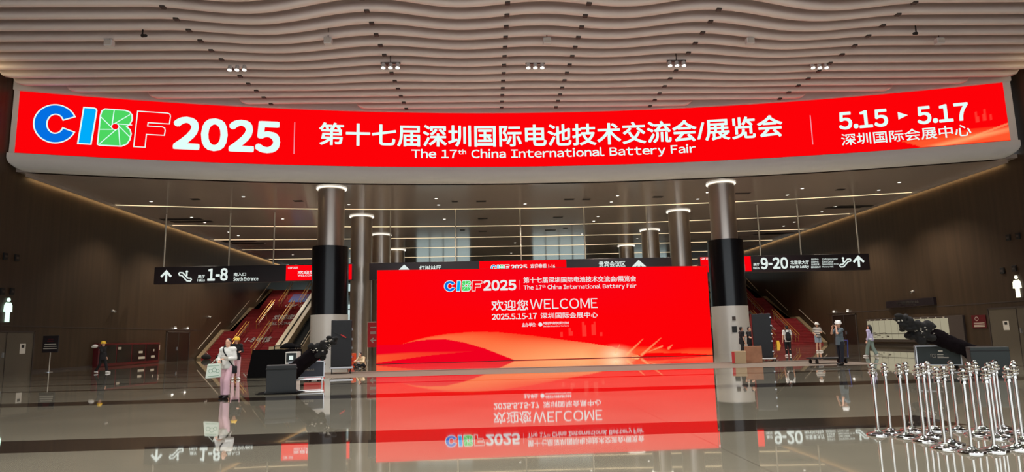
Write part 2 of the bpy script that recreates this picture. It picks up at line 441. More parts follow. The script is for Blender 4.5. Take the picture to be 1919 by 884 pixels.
# ------------------------------------------------------------------ wavy ceiling baffles
KN = [(-40,0), (-18.5,-.05), (-13.6,-1), (-8.2,.85), (-3.85,-.35), (0,.4), (3.85,-.35), (8.2,.85), (13.6,-1), (18.5,-.05), (40,0)]
def wave(u):
    for (a, p), (b, q) in zip(KN, KN[1:]):
        if a <= u <= b:
            t = (u-a)/(b-a); return p+(q-p)*(.5-.5*math.cos(PI*t))
    return 0
ORD = ['first','second','third','fourth','fifth','sixth','seventh','eighth','ninth','tenth','eleventh','twelfth','thirteenth','fourteenth','fifteenth','sixteenth','seventeenth','eighteenth']
BP = [(.17,1.05), (-.04,1.05), (-.05,.66), (-.09,.48), (-.16,.32), (-.21,.2), (-.205,.11), (-.16,.04), (-.07,.0), (.08,.0), (.15,.02), (.17,.05)]
NB = 17
JN, JF = (-17.38, -8.39, -1.65, 2.16, 8.75, 17.73), (-16.6, -8.06, -1.66, 2.03, 8.46, 16.85)   # joints at the nearest and farthest row seen
for r in range(NB):
    Y = 43.25-1.185*r
    A = min(.5, .2+(34-Y)*.038) if Y < 34 else max(0, .2*(41-Y)/7)
    if Y > 38.6:
        hw = 31*math.sqrt(max(.02, 1-(Y+.55-39.4)/5.1)); x0, x1 = XC-hw, XC+hw
    else: x0, x1 = XL+.45, XR-.45
    if Y > 38.6: x0, x1 = max(x0, XL+.45), min(x1, XR-.45)
    b = thing('wavy_ceiling_baffle', f'grey cream wavy ceiling baffle, {ORD[r]} row out from the curved red banner', 'ceiling baffle', (XC, Y, 16.8), 'wavy baffles of the high ceiling')
    bm = B(); rings = []; n = 150
    for k in range(n+1):
        x = x0+(x1-x0)*k/n; d = min(x-x0, x1-x); z0 = 16.8+A*wave(x-XC)
        e = 0
        if d < .8: e = .66*(1-math.sqrt(max(0, 1-((.8-d)/.8)**2)))
        rings.append([bm.verts.new((x, Y+py, min(HU-.02, max(z0+pz, z0+e)))) for py, pz in BP])
    m_ = len(BP)
    for a, c in zip(rings, rings[1:]):
        for i in range(m_): bm.faces.new((a[i], c[i], c[(i+1) % m_], a[(i+1) % m_]))
    bm.faces.new(rings[0]); bm.faces.new(rings[-1][::-1])
    o = obj('blade', bm, M['baffle'], b); sharp(o, 50)
    for u0, u1 in zip(JN, JF):
        u = u1+(u0-u1)*(43.25-Y)/14.25; x = XC+u
        if not (x0+.6 < x < x1-.6): continue
        z0 = 16.8+A*wave(u)
        bm = B(); box(bm, x-.12, x+.12, Y-.1, Y+.15, z0-.07, z0+.03, .015); obj('joint_clip', bm, M['bracket'], b)
# lamps, speakers and cameras hanging in the baffles
for i, (px, py) in enumerate([(445,130), (732,126), (1003,126), (1268,122), (1535,126)]):
    p = onz(px, py, 16.62)
    t = thing('triple_spotlight', f'cluster of three small white spotlights under the baffles, {ORD[i]} from the left', 'spotlight', (p.x, p.y, 16.9), 'triple spotlights under the baffles')
    bm = B(); box(bm, p.x-.55, p.x+.55, p.y-.05, p.y+.05, 16.82, 16.9); obj('rail', bm, M['bracket'], t)
    bm = B(); rod(bm, (p.x, p.y, 16.88), (p.x, p.y, HU), .03, n=8); obj('drop_rod', bm, M['bracket'], t)
    lamp('spotlight', (p.x, p.y-.1, 16.45), HALL_W, 110)
    for k in (-.4, 0, .4):
        bm = B(); rod(bm, (p.x+k, p.y, 16.82), (p.x+k, p.y-.08, 16.55), .11, .13, 14); h = obj('spot_head', bm, M['fascia'], t)
        bm = B(); rod(bm, (p.x+k, p.y-.08, 16.55), (p.x+k, p.y-.083, 16.535), .11, n=14); obj('lens', bm, M['lamp'], h)
for i, (px, py) in enumerate([(205,80), (615,76), (1025,76), (1405,76), (1760,76)]):
    p = onz(px, py, 16.6)
    t = thing('hanging_speaker', f'square white speaker box under the wavy baffles, {ORD[i]} from the left', 'speaker', (p.x, p.y, 16.9), 'square speakers under the baffles')
    bm = B(); box(bm, p.x-.2, p.x+.2, p.y-.16, p.y+.16, 16.4, 16.72, .03); obj('cabinet', bm, M['fascia'], t)
    bm = B(); box(bm, p.x-.16, p.x+.16, p.y-.175, p.y-.165, 16.44, 16.68); obj('grille', bm, M['palewrap'], t)
    bm = B(); rod(bm, (p.x, p.y, 16.72), (p.x, p.y, HU), .02, n=8); obj('stem', bm, M['bracket'], t)
for i, (px, py) in enumerate([(267,66), (1717,62)]):
    p = onz(px, py, 16.5); s = (1, -1)[i]
    t = thing('hanging_camera', f'small black camera hanging from the baffles above the {("left","right")[i]} end of the banner', 'camera', (p.x, p.y, 16.9))
    bm = B(); rod(bm, (p.x, p.y, 16.5), (p.x, p.y, HU), .035, n=8); obj('stem', bm, M['rubber'], t)
    bm = B(); rod(bm, (p.x, p.y, 16.48), (p.x+s*.3, p.y-.25, 16.36), .09, .07, 12); obj('camera_body', bm, M['rubber'], t)

# ------------------------------------------------------------------ curved LED banner
def mixc(a, b, t): t = max(0, min(1, t)); return tuple(x+(y-x)*t for x, y in zip(a, b))
RED = lin(253, 2, 8); ORANGE = lin(255, 92, 48); GOLD = lin(255, 196, 130); CRIM = lin(232, 0, 40)
def interp(kn, u):
    if u <= kn[0][0]: return kn[0][1]
    for (a, p), (b, q) in zip(kn, kn[1:]):
        if u <= b: t = (u-a)/(b-a); t = t*t*(3-2*t) if False else t; return p+(q-p)*t
    return kn[-1][1]
def picture(name, x0, x1, z0, z1, nx, nz, place, colour, parent):
    me = bpy.data.meshes.new(name); vs_, cs, fs = [], [], []
    for j in range(nz+1):
        for i in range(nx+1):
            u, v = i/nx, j/nz; vs_.append(place(x0+(x1-x0)*u, z0+(z1-z0)*v)-parent.location); cs.append(colour(u, v))
    for j in range(nz):
        for i in range(nx): a = j*(nx+1)+i; fs.append((a, a+1, a+nx+2, a+nx+1))
    me.from_pydata(vs_, [], fs); at = me.attributes.new('screen_image', 'FLOAT_COLOR', 'POINT')
    at.data.foreach_set('color', [c for q in cs for c in (*q, 1)])
    return link(name, me, M['red'], parent)
LX0, LX1, LZ0, LZ1 = -27.96, 33.1, 12.98, 16.80
t = thing('curved_led_banner', 'long curved red video banner reading CIBF 2025 under the wavy ceiling', 'led screen', (XC, YF(XC), LZ0))
def pb(k): return lambda x, z: V((x, YF(x)-k, z))
def bancol(u, v):
    X = LX0+(LX1-LX0)*u; c = RED
    top = interp([(27.3,0), (27.4,.0), (27.0,.0), (29.0,.17), (31.3,.30), (33.2,.33)], X)
    left = 26.6+v*0
    if X > 27.2:
        lo = max(0, .14-(X-27.2)*.12); hi = interp([(27.2,.14), (29,.2), (31,.25), (33.2,.26)], X)
        if lo < v < hi:
            t_ = (v-lo)/(hi-lo+1e-6); c = mixc(mixc(RED, ORANGE, .9), GOLD, max(0, 1-abs(v-(.02+.05*(X-29.5)))/.07)*.6*min(1, (X-27.2)/2))
            c = mixc(c, RED, max(0, t_-.55)*1.6)
        if X > 31 and abs(v-(.1+.09*(X-31))) < .016: c = mixc(c, GOLD, .35)
    for xs_, h0, h1 in ((31.45,.36,.55), (31.55,.36,.46), (31.85,.37,.5), (31.95,.37,.58), (32.25,.37,.47)):
        if abs(X-xs_) < .03 and h0 < v < h1: c = mixc(c, lin(255,110,90), .3)
    return c
picture('led_panel', LX0, LX1, LZ0, LZ1, 640, 60, pb(.04), bancol, t)
bm = B()
for k in range(80):
    xa, xb = LX0+(LX1-LX0)*k/80, LX0+(LX1-LX0)*(k+1)/80
    for za, zb in ((LZ0-.03, LZ0),):
        poly(bm, [V((xa, YF(xa)-.045, za)), V((xb, YF(xb)-.045, za)), V((xb, YF(xb)-.045, zb)), V((xa, YF(xa)-.045, zb))])
obj('edge_trim', bm, M['bracket'], t)
led_logo(t, pb(.06), lambda u, v: (-27.15+u*(7.18), 13.72+v*2.40), .075)
BOLD = .035
lettering('year_lettering', lat('2025', .04), (-19.85, -13.5, 13.72, 15.92), pb(.06), M['white'], t)
TITLE = '第十七届深圳国际电池技术交流会/展览会'
lettering('title_lettering', cjk(TITLE, .018), (-11.08, 20.12, 14.40, 15.97), pb(.06), M['white'], t)
def subtitle(x0, x1, z0, z1, place, m_, parent):
    x = 0; W_ = []
    for w_, k, dy, gap in (('The', 1, 0, .40), ('17', 1, 0, .07), ('th', .55, .34, .40), ('China', 1, 0, .40), ('International', 1, 0, .40), ('Battery', 1, 0, .40), ('Fair', 1, 0, 0)):
        P, Fc = lat(w_, .017); mn = min(p[0] for p in P); mx = max(p[0] for p in P)
        W_.append(([(x+(p[0]-mn)*k, p[1]*k+dy) for p in P], Fc)); x += (mx-mn)*k+gap
    lo = min(p[1] for P, _ in W_ for p in P); hi = max(p[1] for P, _ in W_ for p in P)
    for P, Fc in W_:
        bm = B(); thick(bm, [(x0+p[0]/x*(x1-x0), z0+(p[1]-lo)/(hi-lo)*(z1-z0)) for p in P], Fc, place); obj('subtitle_word', bm, m_, parent)
subtitle(-5.02, 14.37, 13.44, 14.24, pb(.06), M['white'], t)
for xa, za, zb in ((-12.63, 13.72, 15.9), (21.9, 13.72, 15.75)):
    bm = B(); strokes(bm, [(xa, za), (xa, zb)], .06, pb(.06)); obj('divider_line', bm, M['pale'], t)
lettering('date_lettering', lat('5.15', 0.03), (23.6, 26.55, 14.58, 15.8), pb(.06), M['white'], t)
lettering('date_lettering', lat('5.17', 0.03), (28.22, 31.1, 14.52, 15.74), pb(.06), M['white'], t)
bm = B(); flatpoly(bm, [(27.15, 14.98), (27.72, 15.23), (27.15, 15.5)], pb(.06)); obj('arrow_mark', bm, M['white'], t)
lettering('venue_lettering', cjk('深圳国际会展中心', 0.01), (23.66, 31.1, 13.5, 14.3), pb(.06), M['white'], t)

# ------------------------------------------------------------------ main LED wall
SX0, SX1, SZ0, SZ1 = -6.9, 14.4, .02, 5.77
SY = lambda x: 41.8+1.4*(x-SX0)/(SX1-SX0)
ps = lambda k: (lambda x, z: V((x, SY(x)-k, z)))
t = thing('standing_led_wall', 'big red video wall with WELCOME text standing on the floor', 'led screen', (3.75, SY(3.75), 0))
UP = [(.07,.20), (.11,.245), (.15,.275), (.2,.30), (.275,.318), (.35,.308), (.45,.262), (.53,.215), (.62,.165), (.69,.12), (.74,.06), (.78,0)]
LO = [(.07,.20), (.11,.23), (.15,.245), (.2,.242), (.25,.205), (.31,.137), (.36,.06), (.40,0), (.8,0)]
def scrcol(u, v):
    c = RED
    c = mixc(c, CRIM, max(0, .5-abs(u-.5))*.5*max(0, min(1, (v-.45)*3)))
    lo, hi = interp(LO, u), interp(UP, u)
    if u < .42 and u > .0 and v < lo: c = mixc(c, CRIM, .6)
    if .07 < u < .78 and lo < v < hi:
        tt = (v-lo)/(hi-lo+1e-6)
        c = mixc(lin(255, 112, 62), RED, max(0, tt**3*.7+max(0, .16-u)*5))
        c = mixc(c, GOLD, max(0, min(1, (u-.22)*2.2))*max(0, 1-v/.24)*.95)
    l2 = interp([(0,.01), (.08,.045), (.15,.075), (.28,.108)], u); h2 = interp([(0,.105), (.1,.12), (.28,.115)], u)
    if u < .28 and l2 < v < h2: c = mixc(c, ORANGE, .8*min(1, (h2-v)/.02)*(1-u/.32))
    if u > .6:
        h3 = interp([(.6,.14), (.72,.13), (.83,.115), (.87,.07), (.93,.09), (1,.085)], u); l3 = interp([(.6,0), (.74,0), (.8,.04), (.9,.03), (1,.0)], u)
        if l3 < v < h3: c = mixc(c, ORANGE, .75*min(1, (h3-v)/.05)*min(1, (u-.6)/.12))
    d = math.hypot((u-.70)*3.0, (v-.035)*1.6); c = mixc(c, lin(255,226,180), max(0, 1-d/.2)**1.6)
    for (a0, b0), (a1, b1), w_ in (((.735,.03), (.787,.195), .006), ((.78,.02), (.842,.2), .006), ((.70,.05), (.715,.14), .004), ((.864,.085), (.876,.12), .006), ((.845,.11),(.8,.05),.004)):
        dx, dy = a1-a0, b1-b0; s = max(0, min(1, ((u-a0)*dx+(v-b0)*dy*.07)/(dx*dx+dy*dy*.07)))
        dd = math.hypot(u-a0-dx*s, (v-b0-dy*s)*.27)
        if dd < w_*.75*(1-s*.7): c = mixc(c, GOLD, .6*(1-dd/w_)*(1-.5*s))
    for a0, h0, h1 in ((.565,.25,.33), (.572,.25,.3), (.606,.24,.40), (.612,.24,.36), (.635,.25,.37), (.641,.25,.4), (.54,.24,.29), (.66,.24,.28)):
        if abs(u-a0) < .003 and h0 < v < h1: c = mixc(c, lin(255,120,100), .2)
    return c
picture('led_panel', SX0, SX1, SZ0, SZ1, 560, 170, ps(.02), scrcol, t)
bm = B()
vv = [bm.verts.new(V((x, SY(x)+k, z))) for z in (0, SZ1+.02) for x, k in ((SX0-.03, 0), (SX1+.03, 0), (SX1+.03, .35), (SX0-.03, .35))]
for q in ((0,1,2,3), (4,5,6,7), (0,1,5,4), (1,2,6,5), (2,3,7,6), (3,0,4,7)): bm.faces.new([vv[i] for i in q])
obj('screen_case', bm, M['blackcase'], t)
led_logo(t, ps(.035), lambda u, v: (-2.74+u*2.40, 4.37+v*.68), .036)
lettering('year_lettering', lat('2025', .04), (-.30, 1.80, 4.38, 5.06), ps(.035), M['white2'], t)
bm = B(); strokes(bm, [(2.03, 4.42), (2.03, 5.04)], .03, ps(.035)); obj('divider_line', bm, M['pale'], t)
lettering('title_lettering', cjk(TITLE, .016), (2.27, 9.6, 4.83, 5.21), ps(.035), M['white2'], t)
subtitle(2.27, 9.6, 4.34, 4.70, ps(.035), M['white2'], t)
lettering('greeting_lettering', cjk('欢迎您', 0.012), (.2, 2.53, 3.10, 3.78), ps(.035), M['white2'], t)
lettering('greeting_lettering', lat('WELCOME', 0), (2.64, 7.0, 3.16, 3.80), ps(.035), M['white2'], t)
lettering('date_lettering', lat('2025.5.15-17', 0.022), (.22, 3.06, 2.56, 2.92), ps(.035), M['white2'], t)
lettering('venue_lettering', cjk('深圳国际会展中心', 0.012), (3.3, 6.98, 2.56, 2.93), ps(.035), M['white2'], t)
lettering('organiser_lettering', cjk('主办单位:', 0.02), (2.1, 3.0, 2.07, 2.33), ps(.035), M['white2'], t)
bm = B(); flatpoly(bm, [(3.27+.13*math.cos(k*PI/8), 2.2+.13*math.sin(k*PI/8)) for k in range(16)], ps(.035)); obj('round_mark', bm, M['white2'], t)
lettering('organiser_lettering', cjk('中国化学与物理电源行业协会', 0.02), (3.45, 5.1, 2.18, 2.36), ps(.035), M['white2'], t)
lettering('organiser_lettering', lat('China Industrial Association of Power Sources', 0.02), (3.45, 5.1, 2.04, 2.13), ps(.035), M['white2'], t)

# ------------------------------------------------------------------ low ceiling: light lines, lamps, vents
for i, (ym, sag) in enumerate([(54.4, 4.0), (63.0, 3.4), (70.3, 1.6), (77.9, 1.2), (87, .9), (96, .7), (106, .5)]):
    bm = B(); n = 40; prev = None
    f = lambda x: ym-sag*((x-XC)/31)**2
    for k in range(n+1):
        x = XL+.15+(XR-XL-.3)*k/n
        ring = [bm.verts.new((x, f(x)+a, z)) for a, z in ((-.07, HC), (-.07, HC-.02), (.07, HC-.02), (.07, HC))]
        if prev:
            for q in range(4): bm.faces.new((prev[q], ring[q], ring[(q+1) % 4], prev[(q+1) % 4]))
        else: bm.faces.new(ring)
        prev = ring
    bm.faces.new(prev[::-1])
    o = obj('ceiling_light_line', bm, M['strip'])
    tag(o, f'thin warm light line across the low ceiling, {ORD[i]} behind the red banner', 'light line', 'light lines of the low ceiling')
DL = [(a*.2918+200, b*.2918+320) for a, b in [(285,195),(545,297),(630,330),(783,392),(845,415),(1010,465),(1130,307),(878,165),(1555,215),(1195,538)]]
DL += [(a*.3127+700, b*.3127+320) for a, b in [(375,165),(908,197),(1425,185),(1463,147),(1320,300),(1345,272),(1250,377),(1580,405),(825,492),(848,430),(390,203),(425,288)]]
DL += [(a*.3747+1200, b*.3747+320) for a, b in [(1295,57),(1193,95),(735,120),(810,87),(975,178),(907,204),(770,255),(717,275),(335,107),(287,140)]]
first = None
for px, py in DL:
    p = onz(px, py, HC)
    lamp('downlight', (p.x, p.y, HC-.08), DOWN_W, 110, (1, .9, .76), .12)
    if first is None:
        first = thing('ceiling_downlight', 'small round downlight shining in the glossy low ceiling', 'downlight', (p.x, p.y, HC), 'downlights of the low ceiling')
        bm = B(); lathe(bm, [(.15, HC), (.15, HC-.03), (.11, HC-.03), (.11, HC)], (p.x, p.y, 0), 16); obj('rim', bm, M['fascia'], first)
        bm = B(); rod(bm, (p.x, p.y, HC-.005), (p.x, p.y, HC-.02), .11, n=16); obj('lens', bm, M['lamp'], first)
    else:
        c = copytree(first); c.location = (p.x, p.y, HC)
VT = [(a*.2918+200, b*.2918+320, w_) for a, b, w_ in [(570,182,.6),(1230,193,.7),(480,310,3.4),(550,325,3.4),(850,452,3.4),(910,465,3.4)]]
VT += [(a*.3127+700, b*.3127+320, w_) for a, b, w_ in [(645,182,.8),(487,183,.5),(1172,170,.8),(1275,170,.6),(655,285,.9),(1105,277,.9),(1060,355,1.1),(655,362,.9),(533,355,.5),(1150,342,.5),(1700,155,.7)]]
VT += [(a*.3747+1200, b*.3747+320, w_) for a, b, w_ in [(1020,182,3.2),(1070,177,3.2),(640,316,3.4),(700,311,3.4),(510,112,1.2),(1000,93,.6),(90,130,.7)]]
for px, py, w_ in VT:
    p = onz(px, py, HC); h = .22 if w_ < 2 else .38; big = w_ > 2
    side = 'left' if p.x < 2.8 else 'right'
    o = thing('ceiling_vent', f'wide dark slotted vent in the low ceiling beside the {side} wood wall' if big else f'small dark slot vent in the {side} half of the low ceiling', 'vent', (p.x, p.y, HC),
              f'wide vents beside the {side} wall' if big else f'small vents in the {side} half of the low ceiling')
    bm = B(); box(bm, p.x-w_/2, p.x+w_/2, p.y-h, p.y+h, HC-.025, HC, .005); obj('frame', bm, M['bracket'], o)
    bm = B()
    for k in range(4): yy = p.y-h+.05+(2*h-.1)*(k+.5)/4; bar(bm, (p.x-w_/2+.04, yy, HC-.035), (p.x+w_/2-.04, yy, HC-.035), .05, .012)
    obj('slats', bm, M['rubber'], o)

# ------------------------------------------------------------------ columns
def column(x, y, label, wrapped=False):
    t = thing('round_column', label, 'column', (x, y, 0), 'round metal columns')
    z0 = 7.8 if wrapped else 0
    bm = B(); rod(bm, (x, y, z0), (x, y, HC-.05), .90, n=48); sharp(obj('metal_shaft', bm, M['metal'], t))
    bm = B(); lathe(bm, [(.905, HC-.09), (1.03, HC-.09), (1.03, HC-.02), (.905, HC-.02)], (x, y, 0), 48); sharp(obj('light_collar', bm, M['ring'], t))
    if wrapped:
        bm = B(); lathe(bm, [(1.22, 3.22), (1.22, 7.85), (.91, 7.85)], (x, y, 0), 56); sharp(obj('black_wrap', bm, M['blackwrap'], t))
        bm = B(); lathe(bm, [(1.24, 0), (1.24, 3.22), (1.2, 3.22)], (x, y, 0), 56); sharp(obj('pale_base_wrap', bm, M['palewrap'], t))
        a = math.radians(-98)
        if x > 0:
            for z, w_, m_ in ((2.35, .14, 'bracket'), (1.62, .2, 'darkcase')):
                bm = B(); px = x+1.255*math.cos(a); py = y+1.255*math.sin(a); box(bm, px-w_, px+w_*.6, py-.03, py+.03, z-w_, z+w_); obj('notice_plate', bm, M[m_], t)
    return t
column(-10.78, 46.0, 'big round column with black wrap and pale base left of the video wall', True)
column(16.85, 46.3, 'big round column with black wrap and pale base right of the video wall', True)
for i, y in enumerate((57.0, 67.5, 79.4)):
    column(-10.75, y, f'bare metal round column, {ORD[i]} behind the black wrapped column on the left')
    column(16.8, y, f'bare metal round column, {ORD[i]} behind the black wrapped column on the right')

# ------------------------------------------------------------------ hanging direction signs
SGY = 54.3
def psg(k): return lambda x, z: V((x, SGY-k, z))
def sbox(px0, py0, px1, py1):      # a box of the photograph on the plane of the signs, as x0, x1, z0, z1
    a = ony(px0, py1, SGY); b = ony(px1, py0, SGY); c = ony(px0, py0, SGY); d = ony(px1, py1, SGY)
    return ((a.x+c.x)/2, (b.x+d.x)/2, (a.z+d.z)/2, (b.z+c.z)/2)
def sign(name_label, x0, x1, rods, loc):
    t = thing('hanging_direction_sign', name_label, 'direction sign', loc, 'hanging direction signs')
    bm = B(); box(bm, x0, x1, SGY, SGY+.35, 6.28, 7.66, .02); obj('sign_case', bm, M['signbody'], t)
    for xr in rods:
        bm = B(); rod(bm, (xr, SGY+.17, 7.64), (xr, SGY+.17, HC), .055, n=10); obj('hanging_rod', bm, M['steel'], t)
    return t
def arrow(t, rect):
    x0, x1, z0, z1 = rect; xm = (x0+x1)/2; w_ = (x1-x0); h = z1-z0; k = .19*w_
    bm = B(); strokes(bm, [(x0+k*.3, z0+h*.42), (xm, z1-k*.6), (x1-k*.3, z0+h*.42)], k, psg(.012)); strokes(bm, [(xm, z0), (xm, z1-k*.7)], k, psg(.012)); obj('arrow_symbol', bm, M['signglow'], t)
def escal(t, rect, flip):
    x0, x1, z0, z1 = rect
    pts = [(.0,.78), (.06,.88), (.3,.86), (.72,.32), (.95,.30), (1,.18), (.93,.04), (.66,.06), (.24,.6), (.06,.62)]
    if flip: pts = [(1-a, b) for a, b in pts]
    Q = [(x0+(x1-x0)*a, z0+(z1-z0)*b) for a, b in pts]
    bm = B(); strokes(bm, Q, .1, psg(.012), True)
    hx = .62 if not flip else .34
    hx = x0+(x1-x0)*hx; strokes(bm, [(hx, z0+(z1-z0)*.52), (hx, z0+(z1-z0)*.82)], .13, psg(.012))
    flatpoly(bm, [(hx+.1*math.cos(k*PI/5), z0+(z1-z0)*.96+.1*math.sin(k*PI/5)) for k in range(10)], psg(.012))
    obj('escalator_symbol', bm, M['signglow'], t)
def red_insert(t, x0, x1, z0=6.36, z1=7.58):
    bm = B(); box(bm, x0, x1, SGY-.01, SGY+.01, z0, z1); return obj('red_screen', bm, M['redflat'], t)
# left
t = sign('hanging dark sign reading Halls 1-8 South Entrance near the left wall', -26.72, -10.9, [ony(305,498,SGY).x, ony(427,495,SGY).x, ony(511,494,SGY).x], (-18.8, SGY, 6.28))
arrow(t, sbox(301,506,322,527.5)); escal(t, sbox(335,508,359,527.5), False)
lettering('sign_lettering', cjk('展厅', 0.02), sbox(371,515,384,520.5), psg(.012), M['signglow'], t)
lettering('sign_lettering', lat('Halls', 0.03), sbox(370,522,384,527), psg(.012), M['signglow'], t)
lettering('hall_numbers', lat('1-8', 0.035), sbox(389,502.5,427,526), psg(.012), M['signglow'], t)
lettering('sign_lettering', cjk('南入口', 0.02), sbox(438,510.5,461,517), psg(.012), M['signglow'], t)
lettering('sign_lettering', lat('South Entrance', 0.025), sbox(437.5,518.5,484,526), psg(.012), M['signglow'], t)
x0, x1, z0, z1 = sbox(536,497,640,526)
r = red_insert(t, x0, -11.0)
lettering('screen_lettering', lat('CIBF 2025', 0.03), sbox(540,500,558,503.5), psg(.03), M['white2'], t)
lettering('screen_lettering', cjk('欢迎您', 0.02), sbox(558,507,590,513), psg(.03), M['white2'], t)
lettering('screen_lettering', lat('WELCOME', 0.02), sbox(558,514,590,517.5), psg(.03), M['white2'], t)
# centre
t = sign('long hanging sign with a red middle screen, cut off behind the big video wall', -9.6, 15.2, [ony(x,488,SGY).x for x in (731,854,977,1098,1217)], (2.8, SGY, 6.28))
arrow(t, sbox(743,496,772,522)); arrow(t, sbox(1183,487,1212,514))
lettering('sign_lettering', cjk('红树林厅', 0.02), sbox(786,497,827,508), psg(.012), M['signglow'], t)
lettering('sign_lettering', cjk('贵宾会议区', 0.02), sbox(1122,489,1172,500), psg(.012), M['signglow'], t)
a = ony(898,490,SGY); b = ony(1061,487,SGY); red_insert(t, a.x, b.x, 6.36, 7.63)
x0, x1, z0, z1 = sbox(920,496,955,506); led_logo(t, psg(.03), lambda u, v: (x0+(x1-x0)*u, z0+(z1-z0)*v), .05)
lettering('screen_lettering', lat('2025', 0.05), sbox(957,495.5,988,505.5), psg(.03), M['white2'], t)
lettering('screen_lettering', cjk('欢迎参观 1-16', 0.02), sbox(994,494,1040,503), psg(.03), M['white2'], t)
# right
t = sign('hanging dark sign reading Halls 9-20 North Lobby near the right wall', 17.5, 31.86, [ony(1427,475,SGY).x, ony(1503,474,SGY).x, ony(1612,472,SGY).x], (24.7, SGY, 6.28))
x0, x1, z0, z1 = sbox(1398,481,1407.5,507); red_insert(t, 17.6, x1, 6.36, 7.6)
lettering('screen_lettering', lat('CIBF 2025', 0.03), sbox(1313,482.5,1331,486), psg(.03), M['white2'], t)
lettering('screen_lettering', cjk('欢迎您', 0.02), sbox(1330,489,1360,496), psg(.03), M['white2'], t)
lettering('sign_lettering', cjk('展厅', 0.02), sbox(1411.5,493,1423,498), psg(.012), M['signglow'], t)
lettering('sign_lettering', lat('Halls', 0.03), sbox(1411.5,499.5,1423,504), psg(.012), M['signglow'], t)
lettering('hall_numbers', lat('9-20', 0.035), sbox(1425.5,482,1476.5,504), psg(.012), M['signglow'], t)
lettering('sign_lettering', cjk('北登录大厅', 0.02), sbox(1481,487.5,1516,495), psg(.012), M['signglow'], t)
lettering('sign_lettering', lat('North Lobby', 0.03), sbox(1481,496.5,1516,503.5), psg(.012), M['signglow'], t)
for k, (cn, en, wc, we) in enumerate([('会议中心','Conference Center',14,29), ('活动中心','Event Center',14,21), ('洽谈区域','Negotiation Area',15,30), ('国际报告厅','Plenary Hall',18,21)]):
    y0 = 483.8+k*4.9
    lettering('sign_lettering', cjk(cn, .015), sbox(1520,y0,1520+wc,y0+3.6), psg(.012), M['signglow'], t)
    lettering('sign_lettering', lat(en, .015), sbox(1541,y0-.6,1541+we,y0+3.2), psg(.012), M['signglow'], t)
escal(t, sbox(1573,483,1595,500.5), True); arrow(t, sbox(1598,478.5,1620,500))

